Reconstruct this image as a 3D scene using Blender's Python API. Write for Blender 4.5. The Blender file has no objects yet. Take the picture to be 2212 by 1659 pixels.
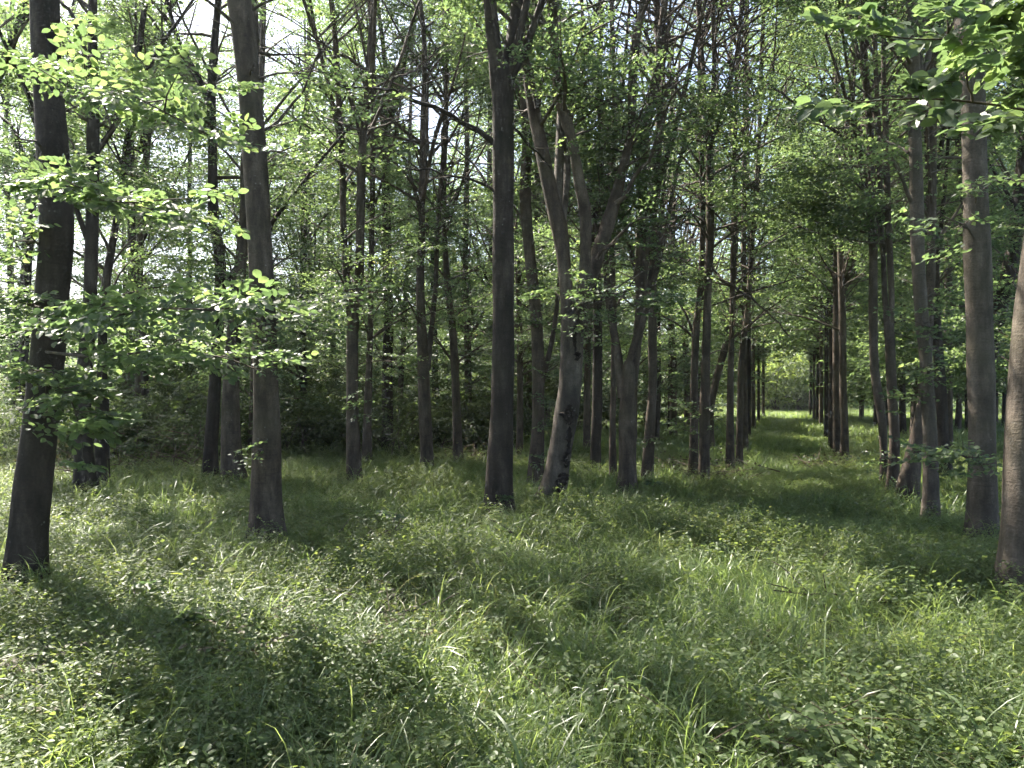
import bpy, math, random
import numpy as np
from mathutils import Vector, Matrix

# ------------------------------------------------------------------ camera, sky, sun
rng = np.random.default_rng(7)
random.seed(7)
sc = bpy.context.scene
COL = sc.collection
R = math.radians

F, CX, HZ, CAMH, ZG = 1660.0, 1106.0, 845.0, 1.60, 0.12   # focal length and horizon in units of a 2212 wide frame
cam_d = bpy.data.cameras.new('camera')
cam_d.sensor_width = 36.0
cam_d.lens = 36.0 * F / 2212.0
cam_d.shift_y = (HZ - 829.5) / 2212.0
cam_d.clip_start, cam_d.clip_end = 0.05, 4000
cam = bpy.data.objects.new('camera', cam_d)
COL.objects.link(cam)
cam.location = (0, 0, CAMH + ZG)
cam.rotation_euler = (R(90), 0, 0)
sc.camera = cam

SUN_AZ, SUN_EL = R(42), R(50)          # to the left of the view, ahead of the camera
world = bpy.data.worlds.new('World')
sc.world = world
world.use_nodes = True
wn = world.node_tree.nodes
sky = wn.new('ShaderNodeTexSky')
sky.sky_type = 'NISHITA'
sky.sun_disc = False
sky.sun_elevation = SUN_EL
sky.sun_rotation = -SUN_AZ
sky.air_density, sky.dust_density, sky.ozone_density = 1.0, 2.5, 1.0
world.node_tree.links.new(sky.outputs[0], wn['Background'].inputs[0])
wn['Background'].inputs[1].default_value = 0.07

sun_d = bpy.data.lights.new('sun', 'SUN')
sun_d.energy = 5.0
sun_d.angle = R(0.53)
sun_d.color = (1.0, 0.93, 0.82)
sun = bpy.data.objects.new('sun', sun_d)
COL.objects.link(sun)
to_sun = Vector((-math.sin(SUN_AZ) * math.cos(SUN_EL), math.cos(SUN_AZ) * math.cos(SUN_EL), math.sin(SUN_EL)))
sun.rotation_euler = to_sun.to_track_quat('Z', 'Y').to_euler()
sun.location = (-20, 10, 30)

vs = sc.view_settings
vs.view_transform, vs.look, vs.gamma, vs.exposure = 'Standard', 'None', 1.0, 2.35
sc.render.engine = 'CYCLES'
sc.cycles.max_bounces = 9
sc.cycles.diffuse_bounces = 4
sc.cycles.glossy_bounces = 1
sc.cycles.transmission_bounces = 7
sc.cycles.use_adaptive_sampling = True
sc.cycles.adaptive_threshold = 0.04
sc.cycles.adaptive_min_samples = 16
sc.cycles.caustics_reflective = False
sc.cycles.caustics_refractive = False
sc.cycles.sample_clamp_indirect = 8
sc.cycles.use_denoising = True

# ------------------------------------------------------------------ materials
def mat(name):
    m = bpy.data.materials.new(name)
    m.use_nodes = True
    nt = m.node_tree
    nt.nodes.clear()
    out = nt.nodes.new('ShaderNodeOutputMaterial')
    return m, nt, out

def node(nt, typ, ins=None, **props):
    n = nt.nodes.new(typ)
    for k, v in props.items():
        setattr(n, k, v)
    for k, v in (ins or {}).items():
        if isinstance(v, bpy.types.NodeSocket):
            nt.links.new(v, n.inputs[k])
        else:
            n.inputs[k].default_value = v
    return n

def ramp(nt, fac, stops):
    n = nt.nodes.new('ShaderNodeValToRGB')
    el = n.color_ramp.elements
    while len(el) < len(stops):
        el.new(0.5)
    for e, (p, c) in zip(el, stops):
        e.position = p
        e.color = (*c, 1)
    nt.links.new(fac, n.inputs[0])
    return n.outputs[0]

def leaf_material(name, stops, trans, rough=0.42, spec=0.45, mixf=0.45, instanced=False):
    m, nt, out = mat(name)
    if instanced:
        oi = node(nt, 'ShaderNodeObjectInfo').outputs['Random']
        at = node(nt, 'ShaderNodeAttribute', attribute_name='var').outputs['Fac']
        var = node(nt, 'ShaderNodeMath', {0: oi, 1: at}, operation='ADD').outputs[0]
        var = node(nt, 'ShaderNodeMath', {0: var, 1: 0.5}, operation='MULTIPLY').outputs[0]
    else:
        var = node(nt, 'ShaderNodeAttribute', attribute_name='var').outputs['Fac']
    base = ramp(nt, var, stops)
    tr = ramp(nt, var, trans)
    p = node(nt, 'ShaderNodeBsdfPrincipled', {'Base Color': base, 'Roughness': rough, 'Specular IOR Level': spec})
    t = node(nt, 'ShaderNodeBsdfTranslucent', {'Color': tr})
    mx = node(nt, 'ShaderNodeMixShader', {0: mixf, 1: p.outputs[0], 2: t.outputs[0]})
    nt.links.new(mx.outputs[0], out.inputs[0])
    return m

M_LEAF = leaf_material('beech_leaf',
    [(0.0, (0.038, 0.060, 0.034)), (0.5, (0.062, 0.088, 0.050)), (0.93, (0.098, 0.125, 0.066)), (1.0, (0.14, 0.12, 0.06))],
    [(0.0, (0.115, 0.19, 0.068)), (0.5, (0.20, 0.30, 0.10)), (0.93, (0.37, 0.48, 0.145)), (1.0, (0.40, 0.38, 0.12))], 0.45, 0.38, 0.48)
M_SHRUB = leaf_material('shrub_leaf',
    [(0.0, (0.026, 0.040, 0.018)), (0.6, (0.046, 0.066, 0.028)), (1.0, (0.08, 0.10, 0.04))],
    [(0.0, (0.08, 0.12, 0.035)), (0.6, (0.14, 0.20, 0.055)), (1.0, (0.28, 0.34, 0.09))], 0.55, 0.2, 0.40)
M_BRAM = leaf_material('bramble_leaf',
    [(0.0, (0.046, 0.072, 0.028)), (0.6, (0.078, 0.112, 0.042)), (0.93, (0.12, 0.15, 0.055)), (1.0, (0.16, 0.13, 0.065))],
    [(0.0, (0.18, 0.26, 0.06)), (0.6, (0.32, 0.41, 0.09)), (1.0, (0.40, 0.38, 0.12))], 0.5, 0.32, 0.40, True)
M_DRY = leaf_material('dry_leaf',
    [(0.0, (0.055, 0.048, 0.026)), (0.6, (0.090, 0.078, 0.040)), (1.0, (0.085, 0.100, 0.040))],
    [(0.0, (0.10, 0.085, 0.04)), (1.0, (0.2, 0.20, 0.07))], 0.6, 0.3, 0.25, True)
M_GRASS = leaf_material('grass_blade',
    [(0.0, (0.054, 0.090, 0.033)), (0.5, (0.086, 0.130, 0.046)), (0.85, (0.132, 0.176, 0.066)), (1.0, (0.25, 0.22, 0.11))],
    [(0.0, (0.21, 0.31, 0.08)), (0.5, (0.33, 0.45, 0.11)), (0.85, (0.46, 0.56, 0.15)), (1.0, (0.48, 0.43, 0.18))], 0.38, 0.5, 0.42, True)

def bark_material(name, dark, mid, light, moss, lines=1.0):
    m, nt, out = mat(name)
    tc = node(nt, 'ShaderNodeTexCoord').outputs['Object']
    mp = node(nt, 'ShaderNodeMapping', {0: tc, 3: (3.0, 3.0, 26.0)}).outputs[0]
    n1 = node(nt, 'ShaderNodeTexNoise', {'Vector': mp, 'Scale': 1.6, 'Detail': 5.0, 'Roughness': 0.6}).outputs[0]
    mp2 = node(nt, 'ShaderNodeMapping', {0: tc, 3: (5.0, 5.0, 1.1)}).outputs[0]
    n2 = node(nt, 'ShaderNodeTexNoise', {'Vector': mp2, 'Scale': 1.5, 'Detail': 6.0, 'Roughness': 0.65}).outputs[0]
    n3 = node(nt, 'ShaderNodeTexNoise', {'Vector': tc, 'Scale': 55.0, 'Detail': 4.0}).outputs[0]
    v = node(nt, 'ShaderNodeTexVoronoi', {'Vector': tc, 'Scale': 16.0}).outputs[0]
    base = ramp(nt, n2, [(0.28, dark), (0.5, mid), (0.72, light)])
    lines_f = ramp(nt, n1, [(0.30, (0.45,) * 3), (0.42, (1,) * 3)])
    c = node(nt, 'ShaderNodeMix', {0: 0.55 * lines, 6: base, 7: lines_f}, data_type='RGBA', blend_type='MULTIPLY').outputs[2]
    gr = ramp(nt, n3, [(0.3, (0.72,) * 3), (0.7, (1.2,) * 3)])
    c = node(nt, 'ShaderNodeMix', {0: 0.8, 6: c, 7: gr}, data_type='RGBA', blend_type='MULTIPLY').outputs[2]
    big = ramp(nt, node(nt, 'ShaderNodeTexNoise', {'Vector': tc, 'Scale': 2.6, 'Detail': 5.0, 'Roughness': 0.7}).outputs[0], [(0.33, (0.45,) * 3), (0.5, (1,) * 3), (0.68, (1.6,) * 3)])
    c = node(nt, 'ShaderNodeMix', {0: 0.75, 6: c, 7: big}, data_type='RGBA', blend_type='MULTIPLY').outputs[2]
    n4 = node(nt, 'ShaderNodeTexNoise', {'Vector': tc, 'Scale': 1.7, 'Detail': 3.0}).outputs[0]
    mf = ramp(nt, n4, [(0.48, (0,) * 3), (0.66, (0.55,) * 3)])
    c = node(nt, 'ShaderNodeMix', {0: mf, 6: c, 7: (*moss, 1)}, data_type='RGBA').outputs[2]
    lf = ramp(nt, v, [(0.10, (0.6,) * 3), (0.17, (0,) * 3)])
    lz = ramp(nt, node(nt, 'ShaderNodeTexNoise', {'Vector': tc, 'Scale': 4.0}).outputs[0], [(0.58, (0,) * 3), (0.68, (0.55,) * 3)])
    lff = node(nt, 'ShaderNodeMath', {0: lf, 1: lz}, operation='MULTIPLY').outputs[0]
    c = node(nt, 'ShaderNodeMix', {0: lff, 6: c, 7: (0.36, 0.36, 0.32, 1)}, data_type='RGBA').outputs[2]
    hsum = node(nt, 'ShaderNodeMath', {0: n1, 1: n3}, operation='ADD').outputs[0]
    b = node(nt, 'ShaderNodeBump', {'Strength': 0.5, 'Distance': 0.012, 'Height': hsum}).outputs[0]
    p = node(nt, 'ShaderNodeBsdfPrincipled', {'Base Color': c, 'Roughness': 0.85, 'Specular IOR Level': 0.25, 'Normal': b})
    nt.links.new(p.outputs[0], out.inputs[0])
    return m

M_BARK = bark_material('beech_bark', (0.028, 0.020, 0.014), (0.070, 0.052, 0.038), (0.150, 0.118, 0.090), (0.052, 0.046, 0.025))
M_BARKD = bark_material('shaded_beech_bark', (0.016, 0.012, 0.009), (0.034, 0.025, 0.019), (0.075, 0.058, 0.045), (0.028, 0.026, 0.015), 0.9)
M_BARKW = bark_material('wounded_beech_bark', (0.024, 0.019, 0.015), (0.082, 0.067, 0.053), (0.160, 0.134, 0.108), (0.030, 0.025, 0.019), 0.7)
M_BARKP = bark_material('pale_beech_bark', (0.036, 0.029, 0.022), (0.086, 0.069, 0.053), (0.155, 0.128, 0.102), (0.062, 0.056, 0.034), 1.0)

def plain(name, col, rough=0.85):
    m, nt, out = mat(name)
    tc = node(nt, 'ShaderNodeTexCoord').outputs['Object']
    n = node(nt, 'ShaderNodeTexNoise', {'Vector': tc, 'Scale': 14.0, 'Detail': 4.0}).outputs[0]
    c = ramp(nt, n, [(0.3, tuple(x * 0.6 for x in col)), (0.7, tuple(x * 1.35 for x in col))])
    p = node(nt, 'ShaderNodeBsdfPrincipled', {'Base Color': c, 'Roughness': rough, 'Specular IOR Level': 0.2})
    nt.links.new(p.outputs[0], out.inputs[0])
    return m
M_TWIG = plain('twig_bark', (0.085, 0.068, 0.054))
M_STEM = plain('green_stem', (0.10, 0.12, 0.05), 0.6)
M_CANE = plain('brown_cane', (0.085, 0.060, 0.042), 0.7)
M_SCAR = plain('rotten_scar', (0.026, 0.020, 0.016), 0.95)

def ground_material():
    m, nt, out = mat('woodland_soil')
    tc = node(nt, 'ShaderNodeTexCoord').outputs['Object']
    n = node(nt, 'ShaderNodeTexNoise', {'Vector': tc, 'Scale': 0.6, 'Detail': 8.0, 'Roughness': 0.65}).outputs[0]
    n2 = node(nt, 'ShaderNodeTexNoise', {'Vector': tc, 'Scale': 18.0, 'Detail': 6.0, 'Roughness': 0.7}).outputs[0]
    c = ramp(nt, n, [(0.35, (0.050, 0.062, 0.024)), (0.55, (0.072, 0.098, 0.032)), (0.7, (0.085, 0.075, 0.042))])
    g = ramp(nt, n2, [(0.3, (0.55,) * 3), (0.7, (1.25,) * 3)])
    c = node(nt, 'ShaderNodeMix', {0: 1.0, 6: c, 7: g}, data_type='RGBA', blend_type='MULTIPLY').outputs[2]
    b = node(nt, 'ShaderNodeBump', {'Strength': 0.8, 'Distance': 0.05, 'Height': n2}).outputs[0]
    p = node(nt, 'ShaderNodeBsdfPrincipled', {'Base Color': c, 'Roughness': 0.95, 'Specular IOR Level': 0.1, 'Normal': b})
    nt.links.new(p.outputs[0], out.inputs[0])
    return m
M_GROUND = ground_material()

# ------------------------------------------------------------------ mesh helpers
def mesh_obj(name, V, Fc, material, parent=None, var=None, smooth=True, kind=None):
    """V (n,3), Fc list of int arrays (m,3) / (m,4)"""
    me = new_mesh(name, V, Fc, material, var, smooth)
    return link_mesh(name, me, parent, kind)

def new_mesh(name, V, Fc, material, var=None, smooth=True):
    me = bpy.data.meshes.new(name)
    Fc = [f for f in Fc if len(f)]
    nv = len(V)
    loops = np.concatenate([f.ravel() for f in Fc]).astype(np.int32)
    sizes = np.concatenate([np.full(len(f), f.shape[1], np.int32) for f in Fc])
    starts = np.concatenate([[0], np.cumsum(sizes)[:-1]]).astype(np.int32)
    me.vertices.add(nv)
    me.vertices.foreach_set('co', np.asarray(V, np.float32).ravel())
    me.loops.add(len(loops))
    me.loops.foreach_set('vertex_index', loops)
    me.polygons.add(len(sizes))
    me.polygons.foreach_set('loop_start', starts)
    me.polygons.foreach_set('use_smooth', np.full(len(sizes), smooth, bool))
    me.update(calc_edges=True)
    if var is not None:
        a = me.attributes.new('var', 'FLOAT', 'POINT')
        a.data.foreach_set('value', np.asarray(var, np.float32))
    me.materials.append(material)
    return me

def link_mesh(name, me, parent=None, kind=None):
    o = bpy.data.objects.new(name, me)
    COL.objects.link(o)
    if parent is not None:
        o.parent = parent
    if kind:
        o['kind'] = kind
    return o

def thing(name, label, cat, loc, group=None, rz=0.0):
    o = bpy.data.objects.new(name, None)
    COL.objects.link(o)
    o.location = loc
    o.rotation_euler = (0, 0, rz)
    o.empty_display_size = 0.2
    o['label'] = label
    o['category'] = cat
    if group:
        o['group'] = group
    return o

class MB:
    """collects geometry for one mesh"""
    def __init__(self):
        self.V, self.Q, self.T, self.n = [], [], [], 0
    def add(self, V, Q=None, T=None):
        if Q is not None and len(Q): self.Q.append(Q + self.n)
        if T is not None and len(T): self.T.append(T + self.n)
        self.V.append(V)
        self.n += len(V)
    def faces(self):
        out = []
        if self.Q: out.append(np.concatenate(self.Q))
        if self.T: out.append(np.concatenate(self.T))
        return out
    def verts(self):
        return np.concatenate(self.V)
    def obj(self, name, material, parent=None, off=(0, 0, 0), kind=None):
        if not self.V: return None
        return mesh_obj(name, self.verts() - np.asarray(off), self.faces(), material, parent, kind=kind)

def catmull(P, step):
    P = np.asarray(P, float)
    if len(P) == 2:
        n = max(2, int(np.linalg.norm(P[1, :3] - P[0, :3]) / step) + 1)
        t = np.linspace(0, 1, n)[:, None]
        return P[0] * (1 - t) + P[1] * t
    E = np.vstack([2 * P[0] - P[1], P, 2 * P[-1] - P[-2]])
    out = []
    for i in range(1, len(E) - 2):
        a, b, c, d = E[i - 1], E[i], E[i + 1], E[i + 2]
        n = max(1, int(np.linalg.norm(c[:3] - b[:3]) / step))
        t = np.linspace(0, 1, n, endpoint=False)[:, None]
        out.append(0.5 * (2 * b + (c - a) * t + (2 * a - 5 * b + 4 * c - d) * t ** 2 + (3 * b - a - 3 * c + d) * t ** 3))
    out.append(P[-1:])
    return np.vstack(out)

def tube(P, rad, sides, lump=0.0, flare=None, seed=0):
    """P (n,3), rad (n,) -> verts, quads, tris (end caps)"""
    P = np.asarray(P, float); rad = np.asarray(rad, float)
    n = len(P)
    T = np.gradient(P, axis=0)
    T /= np.linalg.norm(T, axis=1)[:, None] + 1e-9
    ref = np.array([1.0, 0, 0]) if abs(T[0, 0]) < 0.8 else np.array([0, 1.0, 0])
    U = np.cross(T, ref); U /= np.linalg.norm(U, axis=1)[:, None] + 1e-9
    W = np.cross(T, U)
    a = np.linspace(0, 2 * math.pi, sides, endpoint=False)
    r = np.repeat(rad[:, None], sides, 1)
    if lump:
        g = np.random.default_rng(seed)
        s = np.cumsum(np.r_[0, np.linalg.norm(np.diff(P, axis=0), axis=1)])[:, None]
        for k in range(1, 5):
            for _ in range(2):
                r = r * (1 + lump / k * g.normal() * 0.6 * np.sin(k * a[None] + g.uniform(0, 6.3) + s * g.uniform(-1.4, 1.4)) )
        r = r * (1 + lump * 0.5 * np.sin(s * g.uniform(2, 5) + g.uniform(0, 6)))
    if flare is not None:
        g = np.random.default_rng(seed + 5)
        lobes = 0.55 + 0.45 * np.sin(g.integers(4, 6) * a[None] + g.uniform(0, 6.3) + 0.5 * np.sin(a[None] * 2))
        r = r * (1 + flare[:, None] * lobes)
    V = P[:, None] + r[..., None] * (np.cos(a)[None, :, None] * U[:, None] + np.sin(a)[None, :, None] * W[:, None])
    V = V.reshape(-1, 3)
    i = np.arange(n - 1)[:, None] * sides
    j = np.arange(sides)[None]; j2 = (j + 1) % sides
    Q = np.stack([i + j, i + j2, i + sides + j2, i + sides + j], -1).reshape(-1, 4)
    V = np.vstack([V, P[-1:] + T[-1:] * rad[-1]])
    top = (n - 1) * sides + np.arange(sides)
    Tt = np.stack([top, np.roll(top, -1), np.full(sides, n * sides)], -1)
    return V, Q, Tt

# ---- leaves ------------------------------------------------------------
# leaf outlines: x along the leaf 0..1, y half width, folded along the midrib
LEAF_LO = (np.array([[0, 0, 0], [0.42, 0.36, 0.07], [1, 0, -0.05], [0.42, -0.36, 0.07]]), np.array([[0, 1, 2], [0, 2, 3]]).astype(int)[:, ::-1])
LEAF_TRI = (np.array([[0, -0.26, 0], [0.22, 0.38, 0.05], [1, -0.06, -0.04]]), np.array([[0, 2, 1]]))
LEAF_HI = (np.array([[0, 0, 0], [0.20, 0.25, 0.05], [0.52, 0.34, 0.05], [0.83, 0.20, 0.0], [1, 0, -0.08], [0.83, -0.20, 0.0], [0.52, -0.34, 0.05], [0.20, -0.25, 0.05], [0.5, 0, -0.02]]),
           np.array([[0, 8, 1], [1, 8, 2], [2, 8, 3], [3, 8, 4], [4, 8, 5], [5, 8, 6], [6, 8, 7], [7, 8, 0]]))

def spray_template(seed, nside=5, L=0.75):
    """planar beech spray: list of leaf (pos, direction, normal, size)"""
    g = np.random.default_rng(seed)
    pos, dr, nm, sz = [], [], [], []
    def twig(o, ang, ln, sp):
        n = max(2, int(ln / sp))
        for i in range(n):
            t = (i + 0.6) / n
            s = 1 if i % 2 else -1
            x = o + ln * t * np.array([math.cos(ang), math.sin(ang), 0]) + np.array([0, 0, -0.12 * (t * ln) ** 2 + g.normal() * 0.010])
            a = ang + s * g.uniform(0.6, 1.15) * (1 - 0.35 * t)
            d = np.array([math.cos(a), math.sin(a), g.normal() * 0.22 - 0.12])
            nn = np.array([g.normal() * 0.55, g.normal() * 0.55, 1.0])
            pos.append(x); dr.append(d); nm.append(nn); sz.append(g.uniform(0.75, 1.15))
    twig(np.zeros(3), 0.0, L, 0.075)
    for k in range(nside):
        t = (k + 0.7) / (nside + 0.6)
        s = 1 if k % 2 else -1
        twig(np.array([L * t, 0, -0.12 * (L * t) ** 2]), s * g.uniform(0.65, 1.0), L * (0.62 - 0.42 * t) * g.uniform(0.8, 1.2), 0.055)
    pos, dr, nm = map(np.array, (pos, dr, nm))
    dr /= np.linalg.norm(dr, axis=1)[:, None]
    nm -= dr * (nm * dr).sum(1)[:, None]
    nm /= np.linalg.norm(nm, axis=1)[:, None]
    return pos, dr, nm, np.array(sz)
SPRAYS = [spray_template(s, 4 + s % 3) for s in range(9)]

def rot_frames(az, pitch, roll):
    """columns: forward, side, up"""
    ca, sa, cp, sp = np.cos(az), np.sin(az), np.cos(pitch), np.sin(pitch)
    f = np.stack([ca * cp, sa * cp, sp], -1)
    s = np.stack([-sa, ca, np.zeros_like(az)], -1)
    u = np.cross(f, s)
    cr, sr = np.cos(roll)[:, None], np.sin(roll)[:, None]
    s2 = s * cr + u * sr
    u2 = -s * sr + u * cr
    return np.stack([f, s2, u2], -1)     # (m,3,3)

def leaves_at(P, D, N, S, shape=LEAF_LO, vb=None, g=rng):
    """leaf geometry for arrays of positions, directions, normals, sizes"""
    lv, lf = shape
    B = np.cross(N, D)
    V = P[:, None] + S[:, None, None] * (lv[None, :, 0:1] * D[:, None] + lv[None, :, 1:2] * B[:, None] + lv[None, :, 2:3] * N[:, None])
    k = len(lv)
    Fc = (lf[None] + (np.arange(len(P)) * k)[:, None, None]).reshape(-1, 3)
    var = g.uniform(0, 1, len(P)) * 0.62 + (0.19 if vb is None else vb)
    return V.reshape(-1, 3), Fc, np.clip(np.repeat(var, k), 0, 1)

def expand_sprays(SP, g):
    """SP: arrays (m, 8): x y z az pitch roll scale leafsize -> leaf arrays"""
    SP = np.asarray(SP)
    tid = g.integers(0, len(SPRAYS), len(SP))
    out = [[], [], [], [], []]
    for k, (pos, dr, nm, sz) in enumerate(SPRAYS):
        s = SP[tid == k]
        if not len(s): continue
        Rm = rot_frames(s[:, 3], s[:, 4], s[:, 5])
        out[0].append((s[:, None, :3] + s[:, 6, None, None] * np.einsum('mij,kj->mki', Rm, pos)).reshape(-1, 3))
        out[1].append(np.einsum('mij,kj->mki', Rm, dr).reshape(-1, 3))
        out[2].append(np.einsum('mij,kj->mki', Rm, nm).reshape(-1, 3))
        out[3].append((s[:, 7, None] * sz[None]).reshape(-1))
        out[4].append(np.repeat(g.normal(0, 0.10, len(s)), len(pos)))
    return [np.concatenate(o) for o in out]

GAP_S, GAP_V = [-40, -30], [1, 1]
for a_, b_ in ((-6, -3.5), (-0.5, 0.8), (3.4, 5.2), (8.6, 10.4), (14, 15.2), (20, 21.3), (27, 28.3), (34, 35.3)):   # closed strips of canopy
    GAP_S += [a_ - 0.3, a_ + 0.3, b_ - 0.3, b_ + 0.3]; GAP_V += [1, 0.05, 0.05, 1]
def crown_mesh(name, SP, material, off, g, shape=None, thin=0.09, world=(0, 0, 0)):
    """leaves of one crown: finest where it is near, coarser and fewer high above the picture"""
    P, D, N, S, vb = expand_sprays(SP, g)
    Q = P + np.asarray(world)
    y = np.maximum(Q[:, 1], 0.1)
    px = Q[:, 0] / y * F + CX; py = HZ - (Q[:, 2] - CAMH - ZG) / y * F
    seen = (Q[:, 1] > 1) & (px > -60) & (px < 2272) & (py > -60)
    w = np.sin(Q[:, 0] * 1.7 + 0.6 * Q[:, 2]) + np.sin(Q[:, 1] * 1.9 - 0.5 * Q[:, 2] + 1) + np.sin(Q[:, 2] * 1.5 + 0.7 * Q[:, 0] - Q[:, 1] * 0.5)
    # gaps in the canopy, in strips along which the sun slants down: lit bands on the ground between shaded ones
    sband = math.cos(SUN_AZ) * Q[:, 0] + math.sin(SUN_AZ) * Q[:, 1] + 0.35 * np.sin(Q[:, 0] * 0.9)
    gap = np.interp(sband, GAP_S, GAP_V)
    vv = Q[:, 0] * 0.9413 - Q[:, 1] * 0.3376
    beside_lane = (vv > -8.5) & (vv < -0.5) & (Q[:, 1] < 44) & (Q[:, 2] > 5.5)
    thr = np.interp(gap, [0, 1], [1.8, -0.45])
    thr = np.where((Q[:, 1] > 21) & ~beside_lane, np.interp(gap, [0, 1], [9.0, 0.4]), thr)
    thr = np.where(Q[:, 1] > 36, 9.0, thr)
    thr = np.where(beside_lane, np.interp(gap, [0, 1], [0.8, -1.5]), thr)
    thr = np.where(seen, thr, np.interp(gap, [0, 1], [1.2, -1.6]))
    clump = (w < thr) | (Q[:, 2] < 3.2 + 0.5 * w) | (Q[:, 1] < 1)
    lane = (np.abs(Q[:, 0] * 0.9413 - Q[:, 1] * 0.3376) < 1.0 + 0.12 * w) & (Q[:, 2] < 3.9 + 0.4 * w) & (Q[:, 1] > 8) & (Q[:, 1] < 52)
    k = clump & ~lane & (seen | (g.uniform(size=len(P)) < thin))      # crowns are clumped: gaps let the sun through
    P, D, N, S, vb, seen, y = P[k], D[k], N[k], S[k], vb[k], seen[k], y[k]
    S = np.where(seen, S, S * 2.0)
    P = P - np.asarray(off)
    V, Fc, var = np.zeros((0, 3)), np.zeros((0, 3), int), np.zeros(0)
    hi = seen & (y < 7.5)
    far = ~hi & ((y > 14.5) | ~seen)
    for sel, shp in ((hi, LEAF_HI), (far, LEAF_TRI), (~hi & ~far, LEAF_LO)):
        if sel.any():
            V2, F2, a2 = leaves_at(P[sel], D[sel], N[sel], S[sel], shp, 0.19 + vb[sel], g)
            Fc = np.concatenate([Fc, F2 + len(V)]); V = np.concatenate([V, V2]); var = np.concatenate([var, a2])
    return new_mesh(name, V, [Fc], material, var, smooth=False)

# ------------------------------------------------------------------ ground
def gz(x, y):
    return 0.05 * np.sin(x * 0.31 + 1.0) * np.cos(y * 0.23) + 0.025 * np.sin(x * 0.9 + y * 0.6)

def build_ground():
    xs = np.unique(np.concatenate([np.linspace(-40, 40, 130), np.linspace(-900, 900, 40)]))
    ys = np.unique(np.concatenate([np.linspace(-10, 70, 130), np.linspace(-300, 1500, 50)]))
    X, Y = np.meshgrid(xs, ys)
    Z = gz(X, Y) * np.clip((120 - np.hypot(X, Y)) / 40, 0, 1)
    V = np.stack([X, Y, Z], -1).reshape(-1, 3)
    nx = len(xs)
    i = np.arange(len(ys) - 1)[:, None] * nx + np.arange(nx - 1)[None]
    Q = np.stack([i, i + 1, i + nx + 1, i + nx], -1).reshape(-1, 4)
    o = mesh_obj('ground', V, [Q], M_GROUND)
    o['kind'] = 'structure'
build_ground()

def depth(yb):
    return F * CAMH / (yb - HZ)
def W(x, y, d):
    return np.array([(x - CX) * d / F, d, (HZ - y) * d / F + CAMH + ZG])

# ------------------------------------------------------------------ trees
TREES = []      # base positions, used to keep background trees clear

def make_branch(p0, az, el, L, g, n=7, droop=0.5, wob=0.07):
    pts = [np.array(p0, float)]
    e, a = el, az
    for i in range(n - 1):
        st = L / (n - 1)
        pts.append(pts[-1] + st * np.array([math.cos(a) * math.cos(e), math.sin(a) * math.cos(e), math.sin(e)]))
        e = e * (1 - droop / n * 1.6) + g.normal() * wob
        a += g.normal() * wob * 1.6
    return np.array(pts)

def steep_stem(ax, z0, az, el, L, r, g):
    k = np.argmin(abs(ax[:, 2] - z0))
    p = make_branch(ax[k, :3], az, el, L, g, 9, -0.10, 0.05)
    return catmull(np.c_[p, np.linspace(min(r, ax[k, 3] * 0.8), 0.014, 9)], 0.35)

def spray_line(pts, SP, g, t0=0.25, gap=0.22, scale=1.0, leaf=0.065, pitch_sd=0.16):
    seg = np.linalg.norm(np.diff(pts, axis=0), axis=1)
    cum = np.r_[0, np.cumsum(seg)]
    L = cum[-1]
    s = L * t0
    side = 1
    while s < L:
        k = min(np.searchsorted(cum, s) - 1, len(pts) - 2); k = max(k, 0)
        f = (s - cum[k]) / (seg[k] + 1e-9)
        p = pts[k] * (1 - f) + pts[k + 1] * f
        d = pts[k + 1] - pts[k]
        az = math.atan2(d[1], d[0]) + side * g.uniform(0.5, 1.2)
        sc_ = scale * g.uniform(0.65, 1.15) * (1.0 - 0.25 * s / L)
        SP.append((*p, az, g.normal(0.0, pitch_sd), g.normal(0, 0.42), sc_, leaf * g.uniform(0.85, 1.12)))
        side = -side
        s += gap * g.uniform(0.7, 1.3)
    d = pts[-1] - pts[-2]
    SP.append((*pts[-1], math.atan2(d[1], d[0]), g.normal(0, pitch_sd), g.normal(0, 0.2), scale * 0.9, leaf))

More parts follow.
